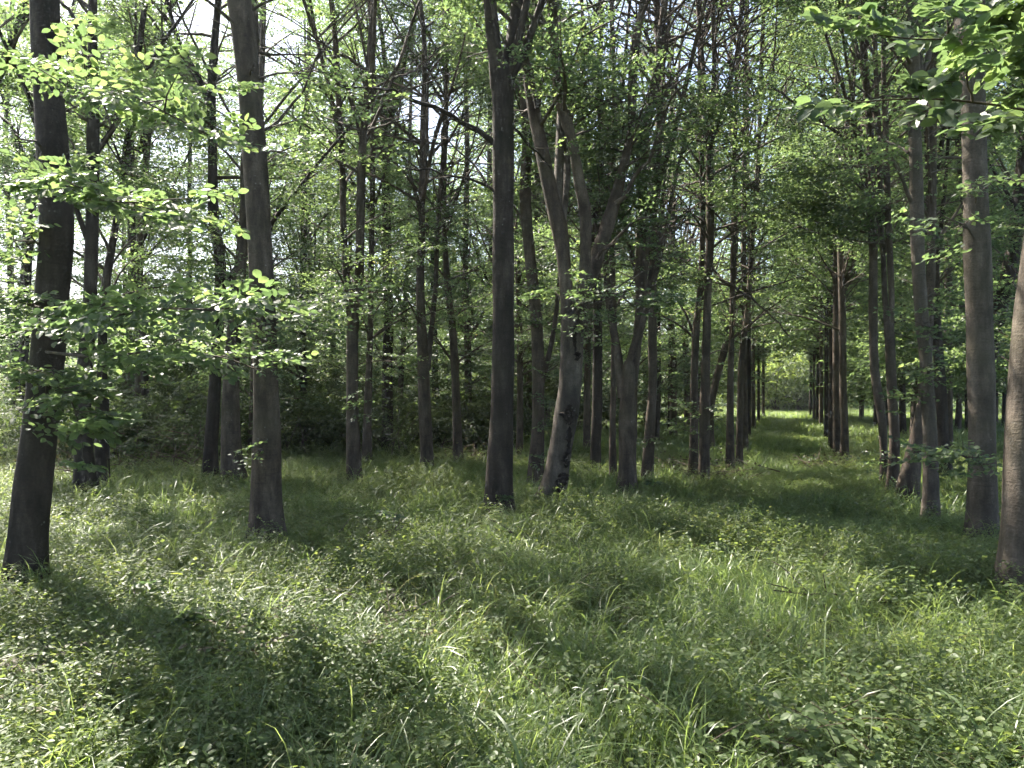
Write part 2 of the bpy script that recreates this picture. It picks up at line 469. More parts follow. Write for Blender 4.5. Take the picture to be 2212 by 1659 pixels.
def beech(label, yb, trace, limbs=(), branches=(), sprays=(), height=15.0, low=3.0, nb=34, blen=(1.2, 2.8), leaf=None,
          bark=None, lean=0.0, seed=None, sides=16, group='beech trees', lump=0.05, twig_tubes=None, leaf_objs=(), flare=0.5,
          d=None, scars=(), zcoarse=None, keep=1.0):
    """trace: (x_left, x_right, y) from the ground up, in frame units at the depth of the tree's base"""
    seed = seed if seed is not None else len(TREES) * 13 + 3
    g = np.random.default_rng(seed)
    d = d or depth(yb)
    base = W((trace[0][0] + trace[0][1]) / 2, yb, d)
    base[2] = float(gz(base[0], base[1])) 
    TREES.append((base[0], base[1]))
    root = thing('beech_tree', label, 'tree', base, group)
    leaf = leaf or max(0.066, 0.0033 * d)
    kf = leaf / 0.066
    bark = bark or M_BARK
    def path(tr, drift=0.0, d0=0.0):
        pts = []
        for i, (xl, xr, y) in enumerate(tr):
            z = (HZ - y) * d / F + CAMH
            dd = d + d0 + lean * max(z, 0) + drift * i / max(1, len(tr) - 1)
            pts.append(np.r_[W((xl + xr) / 2, y, dd), (xr - xl) * dd / F / 2])
        return np.array(pts)
    def extend(pp, top, rend=0.03):
        a, b = pp[-2], pp[-1]
        dirn = b[:3] - a[:3]; dirn /= np.linalg.norm(dirn)
        out = [pp]
        p = b.copy(); nseg = 5
        if top - b[2] < 0.5: return pp
        st = (top - b[2]) / nseg
        for i in range(nseg):
            dirn = dirn * np.array([0.8, 0.8, 1]) + np.array([g.normal() * 0.05, g.normal() * 0.05, 0.12])
            dirn /= np.linalg.norm(dirn)
            p = np.r_[p[:3] + dirn * st, b[3] * (1 - (i + 1) / nseg) + rend * (i + 1) / nseg]
            out.append(p[None])
        return np.vstack(out)
    axes = []
    tp = path(trace)
    tp = np.vstack([np.r_[base + np.array([0, 0, -0.25]), tp[0, 3] * 1.02], tp])
    tp[1:, 2] = np.maximum(tp[1:, 2], tp[0, 2] + 0.05)
    has_limbs = len(limbs) > 0 and limbs[0] is not None
    if not has_limbs:
        tp = extend(tp, height)
    sm = catmull(tp, 0.12 if d < 14 else 0.25)
    zz = sm[:, 2] - base[2]
    fl = flare * np.exp(-np.clip(zz, 0, 9) / 0.26)
    mb = MB()
    mb.add(*tube(sm[:, :3], sm[:, 3], sides, lump, fl, seed))
    mb.obj('trunk', bark, root, base)
    axes.append(sm)
    for li in (limbs if has_limbs else ()):
        tr, drift = li[0], li[1]
        ext = li[2] if len(li) > 2 else True
        lp = path(tr, drift)
        if ext: lp = extend(lp, height * g.uniform(0.85, 1.05))
        ls = catmull(lp, 0.15 if d < 14 else 0.3)
        mb = MB(); mb.add(*tube(ls[:, :3], ls[:, 3], max(8, sides - 4), lump * 0.8, None, seed + len(axes)))
        mb.obj('limb', M_BARK if bark is M_BARKW else bark, root, base)
        axes.append(ls)
    zc = CAMH + HZ * d / F
    for q in range(0 if d < 9.5 else g.integers(2, 5)):
        ls = steep_stem(axes[g.integers(0, len(axes))], g.uniform(3.0, min(height * 0.6, zc)), g.uniform(0, 6.28), g.uniform(0.85, 1.25), g.uniform(3.0, 6.0), sm[len(sm) // 3, 3] * g.uniform(0.35, 0.6), g)
        mb = MB(); mb.add(*tube(ls[:, :3], ls[:, 3], 7, 0.03)); mb.obj('limb', bark, root, base)
        axes.append(ls)
    SP, TW = [], MB()
    # traced branches: ([(x, y), ...], width0, width1, depth drift, leafy)
    for br in branches:
        xy, w0, w1, drift = br[:4]
        leafy = br[4] if len(br) > 4 else 1.0
        n = len(xy)
        pts = np.array([np.r_[W(x, y, d + lean * 3 + drift * i / (n - 1)), (w0 + (w1 - w0) * i / (n - 1)) * d / F / 2] for i, (x, y) in enumerate(xy)])
        bs = catmull(pts, 0.12)
        bs[1:-1, :3] += g.normal(0, 0.012, (len(bs) - 2, 3))
        mb = MB(); mb.add(*tube(bs[:, :3], bs[:, 3], 7, 0.04, None, seed + 77))
        mb.obj('branch', M_BARK if bark is M_BARKW else bark, root, base)
        if leafy > 0:
            Lb = np.linalg.norm(np.diff(bs[:, :3], axis=0), axis=1).sum()
            for t in np.arange(0.25, 1.0, 0.16 / max(leafy, 0.1)):
                p = bs[int(t * (len(bs) - 1))]
                dv = bs[-1, :3] - bs[0, :3]
                sub = make_branch(p[:3], math.atan2(dv[1], dv[0]) + g.choice([-1, 1]) * g.uniform(0.4, 1.3), g.uniform(-0.1, 0.5), g.uniform(0.5, 1.1) * min(1.3, Lb / 2.5), g, 5)
                TW.add(*tube(sub, np.linspace(0.010, 0.004, 5) * max(1, d / 14), 4))
                spray_line(sub, SP, g, 0.2, 0.24 * kf, kf, leaf)
            spray_line(bs[:, :3], SP, g, 0.5, 0.3 * kf, kf, leaf)
    # traced sprays: (x, y, rx, ry, n, depth offset, size factor, attach index)
    for sp in sprays:
        x, y, rx, ry, n = sp[:5]
        dd = d + (sp[5] if len(sp) > 5 else 0.0)
        sf = sp[6] if len(sp) > 6 else 1.0
        c = W(x, y, dd)
        ax = axes[min(len(axes) - 1, sp[7] if len(sp) > 7 else 0)]
        zz_ = max(c[2] - 0.25 * np.hypot(*(c[:2] - ax[len(ax) // 3, :2])), 0.3)
        q = ax[np.argmin(abs(ax[:, 2] - zz_)), :3]
        mid = (q + c) / 2 + np.array([0, 0, 0.06])
        bp = catmull(np.array([q, mid, c]), 0.15)
        TW.add(*tube(bp, np.linspace(0.016, 0.006, len(bp)), 5))
        for _ in range(n):
            e = np.array([g.normal() * rx * 0.5, g.normal() * ry * 0.45]) * dd / F
            p = c + np.array([e[0], g.normal() * rx * 0.35 * dd / F, e[1]])
            az = math.atan2(p[1] - q[1], p[0] - q[0]) + g.normal() * 0.7
            SP.append((*(p - 0.25 * np.array([math.cos(az), math.sin(az), 0])), az, g.normal(0, 0.15), g.normal(0, 0.22), 0.8 * sf * g.uniform(0.7, 1.1), leaf * sf * g.uniform(0.9, 1.1)))
            t0 = bp[g.integers(len(bp) // 2, len(bp))]
            TW.add(*tube(np.array([t0, (t0 + p) / 2 + g.normal(0, 0.02, 3), p]), np.array([0.006, 0.005, 0.003]), 3))
    # the crown: branches all the way up the trunk and limbs
    wts = np.array([np.linalg.norm(np.diff(a[:, :3], axis=0), axis=1).sum() for a in axes])
    if has_limbs: wts[0] *= 0.4
    wts /= wts.sum()
    zvis = CAMH + HZ * d / F + 0.4            # above this nothing of the tree is in the frame
    for b in range(int(nb * (1.0 if d < 9.5 else 1.85))):
        ax = axes[g.choice(len(axes), p=wts)]
        ok = np.where(ax[:, 2] > (low if d < 11.5 else low - 1.3))[0]
        if not len(ok):
            continue
        k = ok[int(len(ok) * g.uniform() ** (1.0 if d < 11.5 else 1.3))]
        p = ax[k]
        hi = np.clip((p[2] - low) / max(height - low, 1), 0, 1)
        L = g.uniform(*blen) * (1.0 - 0.45 * hi) * (0.65 + 0.35 * min(1, hi * 4))
        az = g.uniform(0, 2 * math.pi)
        pts = make_branch(p[:3], az, g.uniform(0.2, 1.15), L, g, 7, 0.3)
        r0 = min(p[3] * 0.55, 0.012 + 0.011 * L)
        TW.add(*tube(pts, np.linspace(r0, 0.005 * max(1, d / 15), len(pts)), 5))
        kk, lf = kf, leaf
        spray_line(pts, SP, g, 0.22, 0.23 * kk, kk, lf)
        for _ in range(2):
            j = g.integers(2, len(pts) - 1)
            sub = make_branch(pts[j], az + g.choice([-1, 1]) * g.uniform(0.5, 1.1), g.uniform(0.0, 0.6), L * g.uniform(0.3, 0.55), g, 5)
            TW.add(*tube(sub, np.linspace(r0 * 0.45, 0.004, 5), 4))
            spray_line(sub, SP, g, 0.15, 0.23 * kk, kk, lf)
    TW.obj('branchwork', M_TWIG, root, base, 'stuff')
    if SP:
        me = crown_mesh('crown', SP, M_LEAF, base, g)
        link_mesh('crown', me, root, 'stuff')
    # dark rotten scars laid on the bark: (x, y, w, h)
    for (x, y, w, h) in scars:
        z = (HZ - y) * d / F + CAMH + ZG
        k = np.argmin(abs(sm[:, 2] - z)); c, r = sm[k, :3], sm[k, 3]
        scar(root, base, c, r, (x - CX) * d / F - c[0], w * d / F, h * d / F, g)
    return root, axes, base

def scar(root, base, c, r, dx, w, h, g):
    """a ragged patch of dead wood that follows the trunk's roundness on the camera's side"""
    nu, nv = 15, 21
    V = []
    a0 = math.asin(max(-0.95, min(0.95, dx / r)))
    half = min(1.2, w / 2 / r)
    ph = g.uniform(0, 6.3, 4)
    for j in range(nv):
        t = j / (nv - 1) * 2 - 1
        env = math.sqrt(max(0.0, 1 - abs(t) ** 1.6))
        wl = half * env * (0.75 + 0.35 * math.sin(t * 5 + ph[0]) + 0.2 * math.sin(t * 13 + ph[1]) + 0.1 * g.normal())
        wr = half * env * (0.75 + 0.35 * math.sin(t * 4 + ph[2]) + 0.2 * math.sin(t * 11 + ph[3]) + 0.1 * g.normal())
        for i in range(nu):
            q = i / (nu - 1)
            a = a0 - max(wl, 0) + q * (max(wl, 0) + max(wr, 0))
            rim = 1.0 if i in (1, nu - 2) else 0.0
            rr = r * (1.03 + 0.05 * rim * g.uniform(0.3, 1)) - (0.02 if i in (0, nu - 1) else 0) + 0.004 * g.normal()
            V.append((c[0] + rr * math.sin(a), c[1] - rr * math.cos(a), c[2] + t * h / 2 + 0.012 * g.normal() * env))
    V = np.array(V) - base
    i = np.arange(nv - 1)[:, None] * nu + np.arange(nu - 1)[None]
    Q = np.stack([i, i + 1, i + nu + 1, i + nu], -1).reshape(-1, 4)
    mesh_obj('bark_scar', V, [Q], M_SCAR, root, smooth=True)

# leaves built one by one on the near branches
LEAF_ME = []
for k in range(4):
    g = np.random.default_rng(50 + k)
    v = LEAF_HI[0].copy(); v[:, 1] *= g.uniform(0.9, 1.1); v[1:8, 2] += g.normal(0, 0.03, 7); v[4, 2] -= 0.1 * k / 3
    LEAF_ME.append(new_mesh('leaf', v, [LEAF_HI[1]], M_LEAF, np.full(9, 0.04 + 0.22 * k), smooth=True))

def leaf_parts(root, base, SP, g, limit=300):
    P, D, N, S, _ = expand_sprays(SP, g)
    idx = g.permutation(len(P))
    u = P[:, 0] / P[:, 1] * F + CX; v = HZ - (P[:, 2] - CAMH - ZG) / P[:, 1] * F
    vis = (u > -40) & (u < 2250) & (v > -40)
    idx = np.concatenate([idx[vis[idx]], idx[~vis[idx]]])
    for i in idx[:limit]:
        o = link_mesh('leaf', LEAF_ME[g.integers(0, 4)], root)
        B = np.cross(N[i], D[i])
        m = Matrix(((D[i][0], B[0], N[i][0], 0), (D[i][1], B[1], N[i][1], 0), (D[i][2], B[2], N[i][2], 0), (0, 0, 0, 1)))
        o.matrix_basis = Matrix.Translation(Vector(P[i] - base)) @ m @ Matrix.Scale(S[i], 4)
    rest = idx[limit:]
    if len(rest):
        V, Fc, var = leaves_at(P[rest] - base, D[rest], N[rest], S[rest], LEAF_HI, None, g)
        mesh_obj('leafage', V, [Fc], M_LEAF, root, var, False, 'stuff')

def near_branch(root, base, xyd, w0, w1, g, gap=0.12, scale=0.55, leaf=0.075, limit=300, side=0.7, bark=None):
    """a leafy branch traced through (x, y, depth) points"""
    pts = catmull(np.array([W(x, y, dd) for x, y, dd in xyd]), 0.08)
    mb = MB(); mb.add(*tube(pts, np.linspace(w0, w1, len(pts)), 7, 0.03))
    mb.obj('branch', bark or M_BARK, root, base)
    SP = []
    tw = MB()
    for t in np.arange(0.12, 0.98, 0.11):
        p = pts[int(t * (len(pts) - 1))]
        dv = pts[-1] - pts[0]
        sub = make_branch(p, math.atan2(dv[1], dv[0]) + g.choice([-1, 1]) * g.uniform(0.3, 1.2), g.uniform(-0.15, 0.2), side * g.uniform(0.5, 1.0), g, 5)
        tw.add(*tube(sub, np.linspace(0.007, 0.003, 5), 4))
        spray_line(sub, SP, g, 0.15, gap, scale, leaf, 0.28)
    spray_line(pts, SP, g, 0.3, gap, scale, leaf, 0.28)
    tw.obj('twig', M_TWIG, root, base, 'stuff')
    return SP

# ---- the trees one can pick out in the photograph, near ones first
def T(*rows): return list(rows)

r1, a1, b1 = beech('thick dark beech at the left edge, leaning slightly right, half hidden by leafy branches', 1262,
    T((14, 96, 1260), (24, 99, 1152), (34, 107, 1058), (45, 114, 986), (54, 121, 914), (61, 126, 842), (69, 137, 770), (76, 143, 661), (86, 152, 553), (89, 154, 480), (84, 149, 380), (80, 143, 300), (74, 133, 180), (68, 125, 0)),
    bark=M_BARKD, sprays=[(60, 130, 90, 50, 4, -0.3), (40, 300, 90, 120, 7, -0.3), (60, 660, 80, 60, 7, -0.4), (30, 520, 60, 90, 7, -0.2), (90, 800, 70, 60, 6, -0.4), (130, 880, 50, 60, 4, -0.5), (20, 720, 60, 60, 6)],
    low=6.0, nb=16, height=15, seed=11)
r2, a2, b2 = beech('straight dark beech left of centre, pale lower trunk ringed by small leaf tufts', 1166,
    T((538, 613, 1165), (539, 611, 1140), (542, 606, 1060), (545, 605, 990), (547, 603, 914), (546, 599, 820), (545, 596, 733), (540, 592, 620), (535, 588, 520), (526, 578, 345), (513, 562, 180), (491, 540, 0)),
    branches=[([(560, 720), (610, 690), (660, 655), (720, 620)], 6, 3, 0.3, 0.6), ([(530, 300), (600, 260), (650, 200), (690, 110)], 9, 4, 0.6, 0.7)],
    sprays=[(560, 690, 60, 60, 6, -0.35), (565, 770, 45, 25, 4, -0.3), (555, 975, 35, 16, 2, -0.35, 0.8), (545, 150, 50, 30, 4, -0.3), (640, 690, 70, 30, 5), (620, 330, 60, 30, 5), (660, 160, 60, 30, 5)],
    low=5.6, nb=46, height=15.5, seed=22)
r3, a3, b3 = beech('straight dark central beech whose trunk forks into a narrow V at the top', 1106,
    T((1047, 1108, 1105), (1049, 1106, 1050), (1053, 1107, 985), (1058, 1109, 914), (1062, 1110, 820), (1064, 1111, 733), (1064, 1110, 553), (1064, 1110, 350), (1062, 1110, 220), (1060, 1110, 150)),
    limbs=[(T((1058, 1098, 190), (1054, 1086, 120), (1048, 1078, 60), (1044, 1072, 0)), -0.3), (T((1076, 1110, 190), (1087, 1118, 115), (1098, 1128, 55), (1106, 1136, 0)), 0.3)],
    branches=[([(1066, 308), (1035, 285), (1004, 267), (970, 248), (937, 233), (880, 213), (854, 195), (800, 190), (737, 188)], 14, 4, -0.6, 0.5),
              ([(1068, 412), (1050, 397), (1015, 388), (984, 383), (930, 368), (870, 362)], 8, 3, -0.4, 0.5),
              ([(1052, 399), (1036, 375), (1024, 357), (994, 327), (965, 302), (944, 290)], 6, 2.5, 0.5, 0.5),
              ([(1108, 275), (1135, 305), (1160, 330), (1190, 365)], 7, 3, 0.8, 0.5)],
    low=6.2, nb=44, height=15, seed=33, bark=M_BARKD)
r4, a4, b4 = beech('gnarled beech with rotten dark wounds, twisting base and three spreading stems', 1086,
    T((1160, 1222, 1085), (1170, 1226, 1050), (1178, 1231, 1010), (1188, 1240, 950), (1196, 1250, 895), (1206, 1254, 842), (1210, 1259, 770), (1211, 1262, 715), (1212, 1266, 690)),
    limbs=[(T((1212, 1248, 730), (1210, 1241, 661), (1203, 1231, 553), (1190, 1226, 490), (1177, 1212, 433), (1164, 1195, 367), (1152, 1180, 300), (1138, 1166, 233), (1128, 1152, 150), (1118, 1140, 0)), 0.3),
           (T((1240, 1266, 730), (1250, 1275, 654), (1270, 1300, 570), (1304, 1332, 467), (1334, 1356, 367), (1354, 1372, 283), (1356, 1376, 200), (1362, 1382, 100), (1380, 1396, 17)), 0.8),
           (T((1232, 1262, 720), (1248, 1274, 600), (1251, 1277, 467), (1240, 1264, 400), (1230, 1252, 333), (1214, 1238, 267), (1198, 1220, 217), (1192, 1211, 133), (1186, 1206, 50)), -0.3)],
    branches=[([(1330, 440), (1350, 425), (1370, 383), (1404, 347), (1437, 240), (1474, 183), (1530, 150)], 12, 4, -0.4, 0.5),
              ([(1290, 560), (1300, 540), (1337, 513), (1360, 490), (1404, 467), (1440, 452)], 10, 4, -0.5, 0.6),
              ([(1160, 235), (1150, 190), (1130, 150), (1122, 110)], 9, 4, 0.2, 0.4),
              ([(1164, 228), (1174, 170), (1200, 120), (1240, 80), (1280, 40)], 9, 3, 0.4, 0.5)],
    sprays=[(1340, 640, 120, 60, 20, -0.6), (1270, 640, 60, 60, 7, -0.5), (1420, 650, 60, 40, 7, -0.4), (1260, 700, 40, 40, 3, -0.4), (1310, 560, 90, 40, 9, 0.5), (1190, 620, 60, 40, 6, 0.3), (1440, 560, 70, 40, 7, 0.3)],
    scars=[(1228, 902, 42, 44), (1218, 1040, 40, 26), (1210, 1066, 36, 40), (1240, 738, 12, 62), (1246, 768, 20, 20), (1228, 945, 16, 60), (1222, 990, 20, 34)],
    lump=0.11, bark=M_BARKW, low=5.0, nb=40, height=14.5, seed=44)
r5, a5, b5 = beech('rightmost broad beech at the photo edge, leaning right with pale flared foot', 1282,
    T((2152, 2258, 1280), (2160, 2258, 1200), (2166, 2261, 1130), (2169, 2262, 1040), (2174, 2266, 914), (2182, 2272, 770), (2192, 2280, 661), (2205, 2292, 580), (2228, 2310, 400), (2260, 2336, 0)),
    low=5.6, nb=40, height=15, seed=55, flare=0.8, bark=M_BARKP)
r6, a6, b6 = beech('broad pinkish-brown beech near the right edge with a pale lit strip at its foot', 1172,
    T((2089, 2152, 1171), (2092, 2151, 1130), (2094, 2150, 1060), (2095, 2149, 960), (2095, 2148, 880), (2092, 2145, 770), (2089, 2142, 661), (2085, 2138, 553), (2082, 2132, 430), (2080, 2127, 300), (2077, 2125, 200), (2068, 2124, 110), (2062, 2122, 70)),
    limbs=[(T((2068, 2104, 110), (2058, 2092, 0)), 0.2), (T((2090, 2126, 120), (2092, 2126, 0)), -0.2)],
    sprays=[(2070, 480, 90, 40, 8, -0.5), (2110, 990, 60, 30, 5, -0.5), (2030, 980, 60, 36, 8, -0.6), (2160, 700, 50, 50, 4, 0.3), (2110, 410, 60, 20, 4, -0.4)],
    low=5.6, nb=42, height=15, seed=66, bark=M_BARKP)
beech('speckled upright beech, third trunk in from the right edge, pale at its foot', 1114,
    T((1990, 2026, 1113), (1994, 2026, 1060), (1995, 2025, 1000), (1994, 2022, 930), (1989, 2016, 842), (1986, 2013, 770), (1978, 2006, 697), (1973, 2000, 625), (1969, 1996, 553), (1966, 1995, 480), (1964, 1992, 360), (1961, 1987, 233), (1960, 1985, 120), (1958, 1981, 0)),
    branches=[([(1970, 440), (1950, 390), (1925, 330), (1900, 290), (1870, 255)], 9, 3, -0.5, 0.6), ([(1962, 330), (1930, 310), (1900, 295)], 7, 3, 0.4, 0.6), ([(1962, 100), (1990, 60), (2010, 0)], 7, 4, 0.3, 0.5)],
    sprays=[(1990, 700, 70, 70, 9, -0.5), (2010, 800, 80, 40, 8, -0.3), (2040, 640, 50, 60, 7), (2045, 540, 50, 40, 5), (1960, 860, 40, 40, 4)],
    low=5.2, nb=38, height=15, seed=77, bark=M_BARKP)
beech('leaning beech on the right, its pale foot slanting up behind the speckled trunk', 1075,
    T((1937, 1982, 1073), (1950, 1986, 1010), (1962, 1990, 965), (1977, 1998, 896), (1990, 2010, 800), (2000, 2018, 640), (2004, 2022, 450), (2006, 2022, 250)), low=5, nb=30, seed=88)
beech('curved pale beech beside the leaning trunk, splitting into two close stems', 1063,
    T((1914, 1940, 1062), (1919, 1941, 1000), (1922, 1942, 940), (1918, 1938, 870), (1914, 1935, 800), (1912, 1932, 740), (1910, 1930, 700)),
    limbs=[(T((1911, 1923, 720), (1906, 1917, 640), (1903, 1913, 553), (1898, 1908, 470), (1894, 1904, 300)), 0.3), (T((1919, 1931, 720), (1920, 1932, 640), (1916, 1929, 553), (1912, 1925, 470), (1908, 1920, 300), (1904, 1914, 150)), -0.2)],
    branches=[([(1915, 372), (1898, 363), (1870, 330), (1835, 307), (1790, 275), (1758, 250), (1708, 213), (1658, 177)], 11, 4, -1.0, 0.9)],
    sprays=[(1900, 990, 30, 24, 4, -0.3)], low=5, nb=36, seed=99)
beech('slim swaying beech just left of the curved pale one, bending left as it climbs', 1054,
    T((1900, 1915, 1053), (1902, 1917, 980), (1896, 1914, 900), (1889, 1908, 860), (1880, 1898, 788), (1877, 1895, 661), (1878, 1895, 553), (1875, 1893, 483), (1872, 1888, 300)), low=5, nb=34, seed=100)
beech('straight brown beech at the left mouth of the grass avenue', 1036,
    T((1509, 1533, 1035), (1510, 1533, 980), (1511, 1534, 914), (1514, 1534, 800), (1517, 1535, 733), (1521, 1538, 600), (1525, 1543, 500), (1525, 1541, 300)),
    limbs=[(T((1526, 1538, 310), (1518, 1528, 220), (1514, 1524, 150)), 0.3), (T((1531, 1541, 310), (1536, 1547, 200), (1538, 1548, 120)), -0.3)],
    branches=[([(1535, 575), (1560, 603), (1619, 643), (1670, 687), (1706, 726)], 6, 2.5, -1.2, 0.7)],
    sprays=[(1480, 930, 40, 60, 8, -0.3), (1470, 880, 40, 40, 5), (1560, 900, 40, 40, 6, -0.2), (1580, 760, 50, 40, 6)], low=4.6, nb=44, seed=111)
beech('split-trunk beech with a stubby broken-off column and two rising stems, right of the gnarled one', 1056,
    T((1333, 1377, 1055), (1336, 1374, 1000), (1336, 1373, 914), (1339, 1372, 840), (1343, 1371, 795), (1348, 1368, 782)),
    limbs=[(T((1334, 1352, 860), (1325, 1344, 770), (1314, 1330, 697), (1306, 1322, 643), (1302, 1314, 553), (1300, 1312, 480)), 0.4), (T((1358, 1376, 840), (1367, 1387, 733), (1372, 1391, 661), (1372, 1400, 571), (1375, 1401, 480), (1375, 1398, 320), (1398, 1418, 217), (1416, 1432, 100)), 0.5)],
    low=5.2, nb=40, seed=122)
beech('slender beech tucked close behind the split-trunk one on its left', 1031, T((1316, 1332, 1030), (1316, 1330, 940), (1318, 1331, 860), (1320, 1333, 700), (1316, 1328, 500), (1322, 1332, 200)), low=4.5, nb=28, seed=123)
beech('wavy beech just right of the split-trunk one, with a small low leaf spray', 1036,
    T((1387, 1411, 1035), (1391, 1414, 970), (1396, 1417, 900), (1401, 1419, 842), (1400, 1419, 733), (1400, 1418, 600), (1403, 1420, 450), (1410, 1427, 340), (1416, 1433, 250)),
    sprays=[(1410, 943, 34, 12, 3, -0.4)], low=4.6, nb=36, seed=133)
beech('leaf-clad beech between the central fork tree and the gnarled one', 1041,
    T((1140, 1173, 1040), (1144, 1175, 980), (1149, 1176, 914), (1149, 1176, 770), (1143, 1169, 661), (1134, 1158, 570), (1122, 1148, 433), (1128, 1150, 300), (1122, 1148, 200), (1122, 1152, 50)),
    limbs=[(T((1124, 1140, 80), (1118, 1132, 0)), 0.2), (T((1138, 1154, 90), (1142, 1158, 0)), 0.2), (T((1162, 1176, 830), (1186, 1197, 740), (1198, 1208, 660), (1206, 1214, 560)), 0.6)],
    sprays=[(1170, 700, 50, 40, 6, -0.4), (1190, 800, 30, 60, 6, -0.35), (1180, 900, 24, 60, 5, -0.3), (1130, 620, 50, 40, 7, -0.4), (1170, 985, 14, 20, 2, -0.3)], low=4.8, nb=36, seed=144)
beech('twin-stemmed beech left of centre, dividing about halfway up the picture', 1034,
    T((748, 783, 1033), (748, 778, 960), (748, 774, 860), (749, 774, 733), (752, 780, 660), (754, 784, 630)),
    sprays=[(770, 650, 70, 40, 9, -0.4), (720, 720, 70, 40, 8, -0.2), (830, 780, 60, 40, 7), (780, 870, 50, 40, 5, -0.3), (700, 640, 60, 40, 7)],
    limbs=[(T((748, 768, 680), (740, 756, 590), (735, 749, 480), (732, 746, 330), (724, 738, 200), (716, 728, 60)), 0.5), (T((762, 784, 670), (766, 786, 590), (769, 788, 467), (773, 791, 333), (784, 797, 233), (794, 807, 80), (803, 814, 0)), -0.3)],
    branches=[([(782, 330), (800, 285), (815, 250), (837, 200), (870, 110), (894, 33), (908, 0)], 9, 5, 0.4, 0.5), ([(780, 300), (745, 180), (705, 120), (690, 70)], 8, 3, -0.4, 0.5), ([(790, 200), (850, 170), (910, 140), (985, 60)], 6, 3, 0.8, 0.5)],
    low=4.2, nb=38, seed=155)
beech('thin shaded beech just behind the twin-stemmed one', 1005, T((782, 804, 1004), (784, 803, 930), (788, 804, 840), (793, 806, 735), (796, 808, 560), (800, 812, 300)), low=4.0, nb=34, seed=156)
beech('beech left of the central tree with a side stem rising from its right flank', 1016,
    T((910, 937, 1015), (908, 935, 960), (905, 932, 900), (901, 926, 770), (899, 918, 661), (899, 917, 590), (904, 919, 500), (905, 917, 420)),
    sprays=[(930, 700, 70, 40, 8), (890, 800, 60, 40, 7), (960, 640, 70, 40, 8), (1010, 660, 60, 40, 8)],
    limbs=[(T((915, 930, 800), (923, 935, 735), (930, 941, 680), (936, 946, 620), (940, 950, 500)), 0.4), (T((904, 918, 440), (908, 920, 250), (912, 922, 100)), 0.2)], low=3.8, nb=44, seed=166)
beech('slim crooked beech, nearest on the left of the central trunk', 998, T((979, 1000, 997), (978, 997, 930), (976, 994, 850), (972, 989, 760), (968, 983, 690), (960, 975, 630), (956, 968, 540), (952, 964, 400)), low=3.6, nb=44, seed=177)
beech('dark beech with flared foot behind the thick left-edge trunk', 1078,
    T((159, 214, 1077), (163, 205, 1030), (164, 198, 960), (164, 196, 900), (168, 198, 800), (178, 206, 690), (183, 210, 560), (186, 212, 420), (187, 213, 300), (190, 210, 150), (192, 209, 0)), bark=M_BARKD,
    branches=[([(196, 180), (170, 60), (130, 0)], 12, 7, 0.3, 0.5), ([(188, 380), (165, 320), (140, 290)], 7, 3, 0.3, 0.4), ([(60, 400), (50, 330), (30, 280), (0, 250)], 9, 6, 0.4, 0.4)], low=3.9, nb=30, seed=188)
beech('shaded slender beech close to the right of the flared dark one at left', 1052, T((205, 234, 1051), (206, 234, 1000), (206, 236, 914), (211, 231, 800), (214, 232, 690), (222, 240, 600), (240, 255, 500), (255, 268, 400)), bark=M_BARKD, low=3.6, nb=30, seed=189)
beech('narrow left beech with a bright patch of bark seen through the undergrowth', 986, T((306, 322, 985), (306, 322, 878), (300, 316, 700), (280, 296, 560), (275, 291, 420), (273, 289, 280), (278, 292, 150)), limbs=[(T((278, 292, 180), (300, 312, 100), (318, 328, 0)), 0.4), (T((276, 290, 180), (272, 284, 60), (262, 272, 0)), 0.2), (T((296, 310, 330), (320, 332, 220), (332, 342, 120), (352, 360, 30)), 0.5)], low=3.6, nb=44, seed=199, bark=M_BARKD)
beech('paired beech left of the straight dark one, leaning slightly right', 1041,
    T((435, 469, 1040), (441, 470, 960), (448, 474, 880), (455, 479, 780), (462, 484, 660), (464, 488, 570), (450, 473, 467), (449, 469, 350), (448, 466, 233), (449, 468, 143)),
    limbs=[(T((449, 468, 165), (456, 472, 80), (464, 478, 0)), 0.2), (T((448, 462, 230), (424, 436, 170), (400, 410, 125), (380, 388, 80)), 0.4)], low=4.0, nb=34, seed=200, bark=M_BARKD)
beech('stout beech with wide foot, close against the straight dark one on its left', 1049,
    T((474, 532, 1048), (477, 524, 1010), (478, 517, 940), (479, 515, 880), (484, 516, 780), (494, 524, 680), (508, 532, 560), (518, 537, 450), (521, 538, 333)), low=4.4, nb=34, seed=201)
beech('crooked beech behind the left mouth tree of the avenue', 1023, T((1488, 1508, 1022), (1490, 1509, 940), (1492, 1509, 806), (1498, 1513, 700), (1508, 1521, 607), (1512, 1524, 450)), low=4, nb=34, seed=210)
beech('beech slanting steeply right out of the left avenue row', 962, T((1524, 1542, 961), (1527, 1543, 880), (1543, 1558, 806), (1558, 1573, 755), (1571, 1585, 697), (1577, 1590, 625), (1584, 1596, 480)), low=4, nb=30, seed=211)
beech('dark upright beech second along the left side of the avenue', 1011, T((1568, 1586, 1010), (1570, 1585, 842), (1574, 1586, 733), (1578, 1590, 560), (1582, 1592, 400)), low=4, nb=40, seed=212)
beech('beech leaning right, third along the left side of the avenue', 1000, T((1589, 1604, 999), (1592, 1605, 880), (1596, 1608, 770), (1610, 1622, 661), (1620, 1630, 520)), low=4, nb=40, seed=213)
beech('beech standing at the right row of the avenue, a pale S-curve at its foot', 991, T((1815, 1832, 990), (1817, 1833, 930), (1814, 1830, 860), (1813, 1828, 760), (1811, 1826, 640), (1809, 1822, 480)), low=4, nb=36, seed=214)
